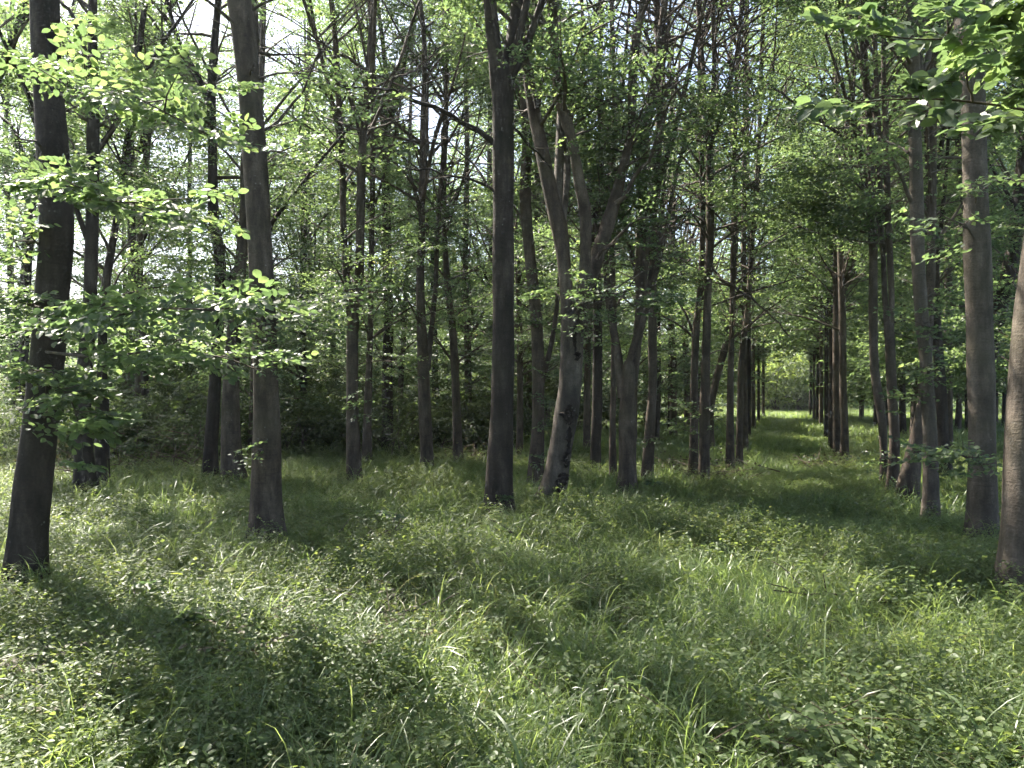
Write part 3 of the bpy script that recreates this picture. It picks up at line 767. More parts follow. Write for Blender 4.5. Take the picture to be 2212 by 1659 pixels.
beech('beech behind the right-hand trunks curving up and out of the frame', 1012, T((2108, 2140, 1011), (2116, 2146, 860), (2130, 2160, 740), (2152, 2182, 640), (2172, 2200, 553), (2186, 2212, 440), (2200, 2224, 320)), low=4.5, nb=30, seed=215, bark=M_BARKD)
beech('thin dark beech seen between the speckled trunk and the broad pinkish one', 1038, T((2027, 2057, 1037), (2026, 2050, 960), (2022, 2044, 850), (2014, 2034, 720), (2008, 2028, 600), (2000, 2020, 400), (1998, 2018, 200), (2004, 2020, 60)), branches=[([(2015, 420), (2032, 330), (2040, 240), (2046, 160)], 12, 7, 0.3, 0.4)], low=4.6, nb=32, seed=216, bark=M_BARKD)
beech('thin far beech right beside the gnarled one', 980, T((1259, 1276, 979), (1260, 1275, 900), (1262, 1276, 800), (1266, 1278, 690), (1270, 1280, 500)), low=3.6, nb=40, seed=217)
beech('slim far beech with its foot in shade, between the gnarled and the split-trunk trees', 944, T((1279, 1292, 943), (1281, 1293, 850), (1284, 1295, 700), (1286, 1296, 500)), low=3, nb=40, seed=218)
beech('thin far beech between the central fork tree and the leaf-clad one', 984, T((1114, 1130, 983), (1116, 1130, 900), (1116, 1129, 760), (1112, 1124, 560)), low=3, nb=40, seed=219)

# ---- leafy branches that hang close to the camera: their leaves are built one by one
g = np.random.default_rng(501)
SP = near_branch(r1, b1, [(100, 700, 6.1), (200, 690, 5.4), (330, 668, 4.9), (450, 668, 4.6), (560, 662, 4.5)], 0.014, 0.004, g, 0.22, 0.52, 0.064, side=0.6)
leaf_parts(r1, b1, SP, g, 290)
SP = near_branch(r1, b1, [(100, 760, 6.1), (200, 770, 5.5), (340, 760, 5.1), (470, 770, 4.9), (560, 800, 4.8)], 0.012, 0.004, g, 0.28, 0.5, 0.056, side=0.7)
SP += near_branch(r1, b1, [(110, 200, 6.1), (220, 220, 5.3), (340, 262, 4.8), (450, 290, 4.6), (560, 325, 4.5)], 0.014, 0.004, g, 0.27, 0.55, 0.056, side=0.8)
SP += near_branch(r1, b1, [(110, 420, 6.1), (190, 430, 5.6), (280, 440, 5.2), (350, 470, 5.0)], 0.010, 0.003, g, 0.2, 0.5, 0.072, side=0.5)
SP += near_branch(r1, b1, [(100, 820, 6.2), (150, 860, 5.7), (175, 940, 5.4), (180, 1000, 5.3)], 0.006, 0.003, g, 0.3, 0.4, 0.070, side=0.2)
P_, D_, N_, S_, _ = expand_sprays(SP, g)
V_, F_, A_ = leaves_at(P_ - b1, D_, N_, S_, LEAF_HI, None, g)
mesh_obj('leafage', V_, [F_], M_LEAF, r1, A_, False, 'stuff')

# a tree just outside the frame on the right reaches in with the big-leaved branch
r7, a7, b7 = beech('beech outside the right edge, its large-leaved branch hanging into the top right corner', 1330,
    T((2560, 2660, 1330), (2560, 2650, 900), (2556, 2640, 400), (2550, 2630, 0)), low=5.6, nb=34, seed=70, d=4.6)
g = np.random.default_rng(505)
SP1 = near_branch(r7, b7, [(2560, 330, 4.5), (2350, 270, 3.9), (2200, 235, 3.6), (2040, 215, 3.45), (1930, 215, 3.4), (1850, 222, 3.4)], 0.014, 0.003, g, 0.24, 0.40, 0.076, side=0.40)
SP2 = near_branch(r7, b7, [(2560, 180, 4.5), (2350, 120, 3.8), (2200, 95, 3.5), (2080, 85, 3.4), (1980, 85, 3.3), (1890, 75, 3.3)], 0.014, 0.003, g, 0.24, 0.40, 0.076, side=0.40)
SP3 = near_branch(r7, b7, [(2560, 60, 4.5), (2350, 30, 3.7), (2240, 25, 3.4), (2130, 20, 3.3)], 0.010, 0.003, g, 0.26, 0.40, 0.076, side=0.35)
SPN = [(*q[:5], 0.60 * math.cos(q[3]) + g.normal() * 0.25, q[6], q[7]) for q in SP1 + SP2 + SP3]
leaf_parts(r7, b7, SPN, g, 300)

# ------------------------------------------------------------------ trees farther back, copied from a few kinds
def tree_kind(seed, height, rad, low, nb, leaf, kink, fork, world, blen=(1.2, 2.9)):
    g = np.random.default_rng(seed)
    pts = [np.array([0, 0, -0.3, rad * 1.05])]
    x = y = 0.0; dx, dy = g.normal(0, kink, 2)
    zf = height * fork if fork else height
    for i in range(1, 9):
        z = zf * i / 8
        x += dx * zf / 8; y += dy * zf / 8
        dx = dx * 0.6 + g.normal(0, kink); dy = dy * 0.6 + g.normal(0, kink)
        pts.append(np.array([x, y, z, rad * (1 - 0.62 * z / height) if z < height else 0.03]))
    sm = catmull(np.array(pts), 0.4)
    fl = 0.25 * np.exp(-np.clip(sm[:, 2], 0, 9) / 0.25)
    axes = [sm]; parts = []
    mb = MB(); mb.add(*tube(sm[:, :3], sm[:, 3], 9, 0.05, fl, seed)); parts.append(('trunk', mb))
    if fork:
        a = g.uniform(0, 6.28)
        for s in (0, math.pi):
            p = make_branch(sm[-3, :3], a + s, g.uniform(1.15, 1.35), height - zf + 0.4, g, 7, -0.05, 0.05)
            lp = np.c_[p, np.linspace(sm[-1, 3] * 0.8, 0.02, 7)]
            ls = catmull(lp, 0.4)
            mb = MB(); mb.add(*tube(ls[:, :3], ls[:, 3], 8, 0.04)); parts.append(('limb', mb)); axes.append(ls)
    for q in range(g.integers(1, 4)):
        ls = steep_stem(axes[g.integers(0, len(axes))], g.uniform(2.5, height * 0.55), g.uniform(0, 6.28), g.uniform(0.9, 1.3), g.uniform(3, 6), rad * g.uniform(0.3, 0.55), g)
        mb = MB(); mb.add(*tube(ls[:, :3], ls[:, 3], 6, 0.03)); parts.append(('limb', mb)); axes.append(ls)
    SP, TW = [], MB(); kf = leaf / 0.066
    w = np.array([len(a) for a in axes], float); w /= w.sum()
    for b in range(nb):
        ax = axes[g.choice(len(axes), p=w)]
        ok = np.where(ax[:, 2] > low)[0]
        if not len(ok): continue
        p = ax[ok[int(len(ok) * g.uniform() ** 1.7)]]
        hi = np.clip((p[2] - low) / (height - low), 0, 1)
        L = g.uniform(*blen) * (1 - 0.45 * hi) * (0.6 + 0.4 * min(1, hi * 4))
        az = g.uniform(0, 6.28)
        bp = make_branch(p[:3], az, g.uniform(0.1, 1.1), L, g, 5, 0.3)
        r0 = min(p[3] * 0.55, 0.012 + 0.011 * L)
        TW.add(*tube(bp, np.linspace(r0, 0.008, len(bp)), 3))
        spray_line(bp, SP, g, 0.2, 0.25 * kf, kf, leaf)
        for _ in range(2):
            sub = make_branch(bp[g.integers(1, 5)], az + g.choice([-1, 1]) * g.uniform(0.5, 1.1), g.uniform(0, 0.6), L * g.uniform(0.3, 0.55), g, 5)
            spray_line(sub, SP, g, 0.15, 0.25 * kf, kf, leaf)
    me = [(n, new_mesh(n, m.verts(), m.faces(), M_BARK if seed % 2 else M_BARKD)) for n, m in parts]
    me.append(('branchwork', new_mesh('branchwork', TW.verts(), TW.faces(), M_TWIG)))
    me.append(('crown', crown_mesh('crown', SP, M_LEAF, (0, 0, 0), g, world=world)))
    return me, rad

def place_tree(x, y, label, g, rad=None, group='beech trees', coarse=False, slim=False):
    """every tree of the rows is grown on its own"""
    dist = math.hypot(x, y)
    i = len(TREES)
    leaf = 0.10 if coarse else max(0.076, 0.0042 * dist)
    nb = int((34 if coarse else 62) * g.uniform(0.85, 1.15))
    parts, r0 = tree_kind(1000 + i, g.uniform(14, 17), rad or g.uniform(0.095, 0.145), 4.5 if coarse else 3.4 if slim else g.uniform(1.3, 2.4), nb, leaf, 0.010 if slim else g.uniform(0.012, 0.045), 0 if slim else g.choice([0, 0, 0.42, 0.55]), (x, y, 0))
    z = float(gz(np.array(x), np.array(y)))
    root = thing('beech_tree', label, 'tree', (x, y, z), group)
    for n, me in parts:
        link_mesh(n, me, root, 'stuff' if n in ('crown', 'branchwork') else None)
    TREES.append((x, y))
    return root

ORD = ['first', 'second', 'third', 'fourth', 'fifth', 'sixth', 'seventh', 'eighth', 'ninth', 'tenth', 'eleventh', 'twelfth', 'thirteenth', 'fourteenth', 'fifteenth', 'sixteenth', 'seventeenth', 'eighteenth']
g = np.random.default_rng(31)
# the two rows that edge the avenue, towards its far end
k = 0
for i, (px, py) in enumerate([(1809, 984), (1800, 970), (1794, 956), (1785, 939), (1774, 921), (1765, 911), (1758, 905), (1749, 901)]):
    d = depth(py)
    place_tree((px - CX) * d / F, d, 'slim beech in the avenue\'s right row, %s beyond the pale S-curved one' % ORD[i], g, g.uniform(0.075, 0.10), group='avenue edge beeches', slim=True)
for i, (px, py) in enumerate([(1609, 968), (1617, 945), (1628, 922), (1639, 911), (1649, 903)]):
    d = depth(py)
    place_tree((px - CX) * d / F, d, 'slim beech in the avenue\'s left row, %s beyond the right-leaning one' % ORD[i], g, g.uniform(0.075, 0.10), group='avenue edge beeches', slim=True)
TH = math.atan((1702 - CX) / F)
ud, vd = np.array([math.sin(TH), math.cos(TH)]), np.array([math.cos(TH), -math.sin(TH)])
ROWN = ['second', 'third', 'fourth', 'fifth', 'sixth', 'seventh', 'eighth', 'ninth', 'tenth', 'eleventh']
for side, sgn in (('left', -1), ('right', 1)):
    for ri in range(10 if sgn < 0 else 8):
        v = sgn * (4.0 + 2.7 * ri)
        n = 0
        for u in np.arange(9.0, 50.0, 2.1 if ri == 0 else 2.6):
            p = ud * (u + g.normal() * 0.45) + vd * (v + g.normal() * 0.3)
            keepp = 0.85 if ri == 0 else 0.66 if sgn < 0 else 0.74
            ymax = 48 if sgn > 0 else 46 - 2.3 * ri
            r_ = g.uniform()
            if p[1] > ymax or r_ > keepp or p[1] < (15 if sgn < 0 else 11): continue
            if abs(p[0]) > p[1] * 0.70 + 0.8: continue
            if min((p[0] - a) ** 2 + (p[1] - b) ** 2 for a, b in TREES) < (1.3 if ri == 0 else 2.2): continue
            place_tree(p[0], p[1], '%s trunk from the camera in the %s beech row %s of the avenue' % (ORD[n], ROWN[ri], side), g, group='beech rows')
            n += 1
# trees beside the frame on the left: the same wood goes on there and shades the grass
for i, (x, y) in enumerate([(-8.2, 11.0), (-10.6, 13.2), (-14.0, 10.4), (-14.5, 15.8), (-11.5, 5.6)]):
    place_tree(x, y, 'beech beyond the left edge of the photo, %s counted from the camera' % ORD[i], g, group='beeches outside the frame', coarse=True)

# ------------------------------------------------------------------ shrubs along the left side of the wood
def shrub(name, label, px, py, h, r, g, nst=9, leaf=None, material=None, stem=None, group=None, d=None, dens=1.0, cat='shrub', up=1.0):
    d = d or depth(py)
    x, y = (px - CX) * d / F, d
    base = np.array([x, y, float(gz(np.array(x), np.array(y)))])
    root = thing(name, label, cat, base, group)
    leaf = leaf or max(0.05, 0.0040 * d)
    kf = leaf / 0.066
    SP = []
    for i in range(nst):
        az = g.uniform(0, 6.28)
        el = up * g.uniform(0.6, 1.45)
        L = h * g.uniform(0.6, 1.1)
        p = make_branch(base + np.array([g.normal() * r * 0.3, g.normal() * r * 0.3, -0.05]), az, min(el, 1.5), L, g, 8, 0.35, 0.10)
        mb = MB(); mb.add(*tube(p, np.linspace(0.006 + 0.006 * h, 0.003, 8), 5))
        mb.obj('stem', stem or M_TWIG, root, base)
        spray_line(p, SP, g, 0.12, 0.20 * kf / dens, kf * 0.9, leaf, 0.35)
        for _ in range(2):
            sub = make_branch(p[g.integers(2, 7)], g.uniform(0, 6.28), g.uniform(-0.1, 0.9), r * g.uniform(0.4, 0.9), g, 5)
            spray_line(sub, SP, g, 0.1, 0.20 * kf / dens, kf * 0.8, leaf, 0.35)
    me = crown_mesh('foliage', SP, material or M_SHRUB, base, g)
    link_mesh('foliage', me, root, 'stuff')
    return root

g = np.random.default_rng(77)
SH = [(20, 1000, 2.6, 1.5, 'dark shrub at the far left edge, low behind the thick trunk'),
      (120, 990, 2.2, 1.4, 'dark shrub between the thick left trunk and the flared one'),
      (262, 1000, 2.0, 1.3, 'dense dark shrub right of the shaded slender beech'),
      (345, 985, 2.4, 1.5, 'loose lit shrub below the narrow left beech'),
      (405, 995, 1.8, 1.3, 'dark bramble-like shrub left of the paired beech'),
      (640, 985, 2.3, 1.5, 'rounded shrub just right of the straight dark beech'),
      (705, 975, 2.6, 1.5, 'leafy shrub left of the twin-stemmed beech'),
      (835, 985, 2.1, 1.3, 'shrub right of the thin shaded beech'),
      (880, 965, 2.8, 1.6, 'taller shrub behind the beech with a side stem'),
      (960, 965, 2.0, 1.4, 'dark shrub left of the slim crooked beech'),
      (1025, 970, 2.1, 1.4, 'dark low shrub right of the slim crooked beech'),
      (1090, 955, 2.4, 1.5, 'shrub seen behind the foot of the central fork tree'),
      (560, 960, 2.8, 1.6, 'shrub hidden mostly behind the straight dark beech'),
      (760, 950, 3.0, 1.6, 'tall pale shrub far behind the twin-stemmed beech'),
      (200, 960, 3.2, 1.7, 'tall shrub far behind the flared dark beech'),
      (440, 955, 3.2, 1.7, 'tall shrub far behind the paired beech')]
SH += [(60, 940, 3.4, 1.8, 'tall dim shrub far back at the left edge'), (300, 938, 3.4, 1.8, 'tall dim shrub far back behind the narrow left beech'),
       (380, 945, 3.2, 1.8, 'dim shrub far back left of the paired beech'), (500, 940, 3.4, 1.8, 'dim shrub far back behind the stout wide-footed beech'),
       (620, 936, 3.4, 1.8, 'dim shrub far back right of the straight dark beech'), (690, 938, 3.2, 1.8, 'dim shrub far back left of the twin-stemmed beech'),
       (820, 935, 3.4, 1.8, 'dim shrub far back right of the twin-stemmed beech'), (940, 935, 3.2, 1.8, 'dim shrub far back behind the beech with a side stem'),
       (1010, 934, 3.2, 1.8, 'dim shrub far back left of the central fork tree'), (1150, 932, 3.0, 1.7, 'dim shrub far back behind the leaf-clad beech'),
       (1225, 928, 3.0, 1.7, 'dim shrub far back behind the gnarled beech'), (1310, 926, 3.0, 1.7, 'dim shrub far back behind the split-trunk beech'),
       (1440, 924, 2.8, 1.7, 'dim shrub far back left of the avenue'), (130, 1015, 2.0, 1.3, 'low dark shrub left of the flared dark beech'), (300, 1010, 1.7, 1.2, 'low dark shrub below the narrow left beech')]
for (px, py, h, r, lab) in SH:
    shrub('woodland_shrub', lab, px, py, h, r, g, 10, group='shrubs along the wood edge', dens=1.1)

# bright bushes where the avenue comes out into the open
for i, (px, d, h, lab) in enumerate([(1690, 62, 7.5, 'bright sunlit bush closing the far end of the avenue'), (1735, 66, 7.0, 'sunlit bush right of the brightest one at the avenue end'),
                                     (1640, 68, 7.5, 'sunlit bush left of the brightest one at the avenue end'), (1790, 64, 4.0, 'pale bush behind the far right avenue trunks')]):
    shrub('sunlit_bush', lab, px, 0, h, 3.0, g, 22, leaf=0.22, d=d, dens=1.3, material=M_BRAM, group='bushes at the avenue end')

# far wood: nobody could count its trees
def far_wood():
    g = np.random.default_rng(5)
    n = 5200
    az = g.uniform(-0.62, 0.62, n)
    dist = g.uniform(54, 78, n)
    dist = np.where((np.tan(az) * 0.95 * F + CX > 1330) & (np.tan(az) * 0.95 * F + CX < 1900), dist + 28, dist)
    x, y = dist * np.tan(az) * 0.95, dist
    hmax = np.interp(np.degrees(az), [-38, -22, -10, 2, 12, 38], [9, 10, 13, 17, 19, 19]) * (0.75 + 0.25 * np.sin(x * 0.6) * np.sin(x * 0.23 + 1))
    z = hmax * g.uniform(0, 1, n) ** 1.3
    ppx = x / y * F + CX
    open_ = (ppx > 1660) & (ppx < 1725) & (z < 4)
    SP = np.c_[x, y, z, g.uniform(0, 6.28, n), g.normal(0, 0.3, n), g.normal(0, 0.3, n), np.full(n, 4.6), g.uniform(0.30, 0.46, n)][~open_]
    me = crown_mesh('far_wood', SP, M_LEAF, (0, 0, 0), g)
    o = link_mesh('far_wood', me, None, 'stuff')
    o['label'] = 'mass of distant trees closing the view behind the beech rows'
    o['category'] = 'wood'
far_wood()

# ------------------------------------------------------------------ grass and ground cover
def blade(mb, var, g, base, az, L, w, bend, segs, v):
    t = np.linspace(0, 1, segs + 1)
    el = (math.pi / 2 - g.uniform(0.05, 0.45)) - bend * t ** 1.2
    st = L / segs
    h = np.r_[0, np.cumsum(np.cos(el[:-1]) * st)]; z = np.r_[0, np.cumsum(np.sin(el[:-1]) * st)]
    ww = w * np.sqrt(np.clip(1 - t ** 1.6, 0.0, 1)) * 0.5 + 0.0003
    c, s = math.cos(az), math.sin(az)
    tw = g.uniform(-0.5, 0.5)
    mid = np.stack([base[0] + h * c, base[1] + h * s, z], -1)
    sd = np.array([-s * math.cos(tw), c * math.cos(tw), math.sin(tw)])
    V = np.concatenate([mid - ww[:, None] * sd, mid + ww[:, None] * sd])
    n = segs + 1
    i = np.arange(segs)
    mb.add(V, np.stack([i, i + 1, n + i + 1, n + i], -1))
    var.append(np.full(2 * n, v))

def tile_mesh(seed, size, ntuft, nb, rad, Lr, w, segs, bend=(0.5, 2.2)):
    """a square of turf made of arching blades in tufts"""
    g = np.random.default_rng(seed)
    mb, var = MB(), []
    for t in range(ntuft):
        cx, cy = g.uniform(-size / 2, size / 2, 2)
        lean = g.uniform(0, 6.28); hs = 0.35 + 1.0 * g.uniform() ** 1.6; tv = g.normal(0, 0.10)
        for i in range(nb):
            a = g.uniform(0, 6.28); r = rad * math.sqrt(g.uniform())
            v = g.uniform(0, 0.86) if g.uniform() < 0.95 else 1.0
            blade(mb, var, g, (cx + r * math.cos(a), cy + r * math.sin(a)), lean + g.normal() * 1.3, hs * g.uniform(*Lr), w * (g.uniform(0.6, 1.3) if g.uniform() < 0.93 else g.uniform(1.8, 2.6)), g.uniform(*bend), segs, v + tv)
    return new_mesh('grass_turf', mb.verts(), mb.faces(), M_GRASS, np.clip(np.concatenate(var), 0, 1), True)

def forb_mesh(seed, nst, h, leaf, material=None, spread=0.3, tri=False):
    g = np.random.default_rng(seed)
    P, D, N, S = [], [], [], []
    mb = MB(); var = []
    for s in range(nst):
        az = g.uniform(0, 6.28)
        L = h * g.uniform(0.6, 1.15)
        p = make_branch((g.normal() * spread, g.normal() * spread, 0), az, g.uniform(0.7, 1.45), L, g, 6, 0.5, 0.1)
        V, Q, Tt = tube(p, np.linspace(0.003, 0.0012, 6), 3)
        mb.add(V, Q, Tt); var.append(np.full(len(V), 0.25))
        n = int(L / (0.032 if not tri else 0.06))
        for i in range(1, n + 1):
            t = i / n * 5; k = min(int(t), 4); q = p[k] * (1 - (t - k)) + p[k + 1] * (t - k)
            a0 = az + (1.3 if i % 2 else -1.3) + g.normal() * 0.5
            for da, sz in (((0, 1.0), (1.1, 0.8), (-1.1, 0.8)) if tri else ((0, 1.0), (math.pi, 0.95))):
                a = a0 + da
                dd = np.array([math.cos(a), math.sin(a), g.normal(0.1, 0.3)]); dd /= np.linalg.norm(dd)
                nn = np.array([g.normal() * 0.4, g.normal() * 0.4, 1.0]); nn -= dd * (nn @ dd); nn /= np.linalg.norm(nn)
                off = dd * leaf * (0.5 if tri else 0.15) + (np.array([math.cos(a0), math.sin(a0), 0.2]) * leaf * 0.9 if tri else 0)
                P.append(q + off); D.append(dd); N.append(nn); S.append(leaf * sz * g.uniform(0.6, 1.15))
    V, Fc, va = leaves_at(np.array(P), np.array(D), np.array(N), np.array(S), LEAF_HI, None, g)
    mb.add(V, None, Fc); var.append(va)
    return new_mesh('ground_plant', mb.verts(), mb.faces(), material or M_BRAM, np.concatenate(var), False)

def scatter(name, meshes, pts, rot, scl, label, cat):
    """one object of ground cover: a mesh of points, geometry nodes set a tuft on each"""
    src = bpy.data.collections.new(name + '_kinds')
    for me in meshes:
        src.objects.link(bpy.data.objects.new(me.name, me))
    me = bpy.data.meshes.new(name)
    n = len(pts)
    me.vertices.add(n)
    me.vertices.foreach_set('co', np.asarray(pts, np.float32).ravel())
    a = me.attributes.new('turn', 'FLOAT_VECTOR', 'POINT'); a.data.foreach_set('vector', np.asarray(rot, np.float32).ravel())
    a = me.attributes.new('size', 'FLOAT_VECTOR', 'POINT'); a.data.foreach_set('vector', np.asarray(scl, np.float32).ravel())
    a = me.attributes.new('pick', 'INT', 'POINT'); a.data.foreach_set('value', np.random.default_rng(len(pts)).integers(0, len(meshes), n).astype(np.int32))
    o = link_mesh(name, me, None, 'stuff')
    o['label'] = label; o['category'] = cat
    ng = bpy.data.node_groups.new(name, 'GeometryNodeTree')
    ng.interface.new_socket('Geometry', in_out='INPUT', socket_type='NodeSocketGeometry')
    ng.interface.new_socket('Geometry', in_out='OUTPUT', socket_type='NodeSocketGeometry')
    N = ng.nodes
    gi, go = N.new('NodeGroupInput'), N.new('NodeGroupOutput')
    ci = N.new('GeometryNodeCollectionInfo'); ci.inputs[0].default_value = src; ci.inputs[1].default_value = True; ci.inputs[2].default_value = True
    ip = N.new('GeometryNodeInstanceOnPoints'); ip.inputs['Pick Instance'].default_value = True
    def attr(nm, typ):
        t = N.new('GeometryNodeInputNamedAttribute'); t.data_type = typ; t.inputs[0].default_value = nm
        return t.outputs[0]
    L = ng.links.new
    L(gi.outputs[0], ip.inputs['Points']); L(ci.outputs[0], ip.inputs['Instance'])
    L(attr('pick', 'INT'), ip.inputs['Instance Index'])
    er = N.new('FunctionNodeEulerToRotation'); L(attr('turn', 'FLOAT_VECTOR'), er.inputs[0]); L(er.outputs[0], ip.inputs['Rotation'])
    L(attr('size', 'FLOAT_VECTOR'), ip.inputs['Scale'])
    L(ip.outputs[0], go.inputs[0])
    md = o.modifiers.new('scatter', 'NODES'); md.node_group = ng
    return o

def patch(x, y, s, ph):
    return 0.5 + 0.25 * (np.sin(x * s + ph) * np.cos(y * s * 1.1 + ph * 2) + np.sin(x * s * 2.3 + y * s * 1.7 + ph * 3)) + 0.2 * np.sin(x * s * 4.1 - y * s * 3.7 + ph)

def avenue(x, y):
    return np.exp(-((x * vd[0] + y * vd[1]) / 1.1) ** 2) * (y > 11)

def lay_turf(name, meshes, size, y0, y1, g, label):
    """squares of turf set edge to edge over the wedge the camera sees and a margin round it"""
    xs = np.arange(-60, 60, size) + size / 2
    ys = np.arange(y0, y1, size) + size / 2
    X, Y = np.meshgrid(xs, ys)
    x, y = X.ravel(), Y.ravel()
    k = np.abs(x) < 0.78 * y + 3.0
    x, y = x[k], y[k]; n = len(x)
    rot = np.c_[np.zeros(n), np.zeros(n), g.integers(0, 4, n) * math.pi / 2]
    h = g.uniform(0.9, 1.1, n) * (1 + 0.7 * (patch(x, y, 1.3, 1.3) - 0.45)) * (1 - 0.5 * avenue(x, y))
    scatter(name, meshes, np.c_[x, y, gz(x, y) - 0.01], rot, np.c_[np.full((n, 2), 1.02), h], label, 'grass')

def lay(name, meshes, bands, thr, ps, ph, g, smin, smax, label, cat):
    out = []
    for y0, y1, dens in bands:
        w = 0.78 * y1 + 2.5
        n = int(dens * 2 * w * (y1 - y0))
        x = g.uniform(-w, w, n); y = g.uniform(y0, y1, n)
        k = (np.abs(x) < 0.78 * y + 2.5) & (patch(x, y, ps, ph) > thr)
        out.append(np.c_[x[k], y[k]])
    xy = np.vstack(out); x, y = xy[:, 0], xy[:, 1]; n = len(x)
    rot = np.c_[g.normal(0, 0.08, n), g.normal(0, 0.08, n), g.uniform(0, 6.28, n)]
    s = g.uniform(smin, smax, n) * (1 - 0.5 * avenue(x, y))
    scatter(name, meshes, np.c_[x, y, gz(x, y) - 0.01], rot, np.c_[s, s, s], label, cat)

g = np.random.default_rng(9)
lay_turf('grass', [tile_mesh(600 + i, 1.0, 120, 15, 0.09, (0.12, 0.44), 0.0042, 5, (0.9, 2.9)) for i in range(6)], 1.0, 2.0, 9.0, g, 'fine arching grass in the foreground, dappled with sun')
lay_turf('middle_grass', [tile_mesh(620 + i, 1.5, 130, 15, 0.12, (0.13, 0.44), 0.0080, 4, (0.8, 2.8)) for i in range(5)], 1.5, 9.0, 18.0, g, 'soft grass round the feet of the nearer trees')
lay_turf('distant_grass', [tile_mesh(640 + i, 3.0, 200, 15, 0.24, (0.13, 0.42), 0.020, 3, (0.7, 2.6)) for i in range(4)], 3.0, 18.0, 66.0, g, 'pale grass running back along the avenue and rows')
lay('ground_herbs', [forb_mesh(660 + i, 36, 0.42, 0.029, None, 0.20) for i in range(6)], [(2.2, 9, 8), (9, 20, 5)], 0.36, 0.75, 4.0, g, 0.7, 1.2, 'small-leaved herbs mixed through the grass', 'herbs')
lay('bramble_cover', [forb_mesh(680 + i, 24, 0.42, 0.040, None, 0.22, True) for i in range(6)], [(2.2, 9, 3.5), (9, 20, 1.8)], 0.45, 0.7, 2.2, g, 0.7, 1.2, 'low bramble leaves creeping through the grass', 'brambles')
lay('tall_grass', [tile_mesh(650 + i, 0.22, 3, 16, 0.07, (0.30, 0.62), 0.0062, 7, (1.2, 3.0)) for i in range(5)], [(2.3, 9, 9), (9, 16, 4)], 0.50, 1.1, 5.1, g, 0.75, 1.2, 'taller arching grass tussocks standing out of the sward', 'grass')
lay('dry_litter', [forb_mesh(700 + i, 20, 0.24, 0.028, M_DRY, 0.3, True) for i in range(3)], [(2.2, 9, 1.6), (9, 18, 0.8)], 0.5, 0.6, 0.7, g, 0.7, 1.2, 'withered brown stems and leaves low in the grass', 'litter')

# ------------------------------------------------------------------ plants one can pick out in the foreground
def at(px, py, d=None):
    d = d or depth(py)
    x = (px - CX) * d / F
    return np.array([x, d, float(gz(np.array(x), np.array(d)))]), d

def bramble(label, px, py, n, L, leaf, g, material=None, cane=None, group='brambles in the foreground', up=(0.5, 1.3), gap=0.045, name='bramble_bush', cat='bramble', spread=0.14):
    base, d = at(px, py)
    root = thing(name, label, cat, base, group)
    P, D, N, S = [], [], [], []
    for k in range(n):
        az = g.uniform(0, 6.28)
        ln = L * g.uniform(0.55, 1.15)
        p = make_branch((g.normal() * spread, g.normal() * spread, 0), az, g.uniform(*up), ln, g, 9, 0.95, 0.10)
        p[:, 2] += 0.02
        mb = MB(); mb.add(*tube(p, np.linspace(0.0032, 0.0015, 9), 4))
        mb.obj('cane', cane or M_CANE, root)
        s_, i = ln * 0.12, 0
        while s_ < ln:
            t = s_ / ln * 8; q = min(int(t), 7); pt = p[q] * (1 - (t - q)) + p[q + 1] * (t - q)
            a0 = az + (1 if i % 2 else -1) * g.uniform(0.7, 1.6)
            st = pt + np.array([math.cos(a0), math.sin(a0), g.uniform(0.0, 0.7)]) * leaf * g.uniform(0.5, 0.9)
            for da, sz in ((0, 1.0), (1.25, 0.8), (-1.25, 0.8)):
                a = a0 + da
                dd = np.array([math.cos(a), math.sin(a), g.normal(-0.05, 0.25)]); dd /= np.linalg.norm(dd)
                nn = np.array([g.normal() * 0.3, g.normal() * 0.3, 1.0]); nn -= dd * (nn @ dd); nn /= np.linalg.norm(nn)
                P.append(st + dd * leaf * 0.12); D.append(dd); N.append(nn); S.append(leaf * sz * g.uniform(0.7, 1.15))
            s_ += gap * g.uniform(0.7, 1.3); i += 1
    V, Fc, va = leaves_at(np.array(P), np.array(D), np.array(N), np.array(S), LEAF_HI, None, g)
    mesh_obj('foliage', V, [Fc], material or M_BRAM, root, va, False, 'stuff')

g = np.random.default_rng(808)
for px, py, n, L, lf, lab in [
    (1745, 1640, 12, 0.65, 0.055, 'bright glossy bramble clump at the bottom right, its leaves glinting white'),
    (1930, 1655, 10, 0.60, 0.052, 'bramble clump at the bottom, right of the brightest glinting one'),
    (1590, 1660, 9, 0.55, 0.050, 'bramble clump at the bottom, left of the brightest glinting one'),
    (2120, 1650, 10, 0.60, 0.052, 'shaded bramble in the bottom right corner'),
    (1180, 1500, 8, 0.45, 0.042, 'sunlit bramble just below the middle of the foreground'),
    (2060, 1420, 8, 0.50, 0.042, 'dull bramble patch in the shade below the rightmost beech'),
    (900, 1250, 9, 0.80, 0.042, 'bramble with a long green arching shoot, right of the straight dark beech'),
    (1275, 1290, 9, 0.75, 0.042, 'dark bramble mound in front of the gnarled beech'),
    (150, 1330, 9, 0.60, 0.042, 'leafy bramble right of the thick left-edge trunk\'s foot'),
    (790, 1165, 8, 0.80, 0.045, 'low bramble between the straight dark and the central beech'),
    (340, 1190, 8, 0.80, 0.045, 'low bramble in the sunny grass left of the straight dark beech'),
    (1740, 1240, 7, 0.60, 0.040, 'faint bramble out in the grass towards the avenue')]:
    bramble(lab, px, py, n, L, lf, g)
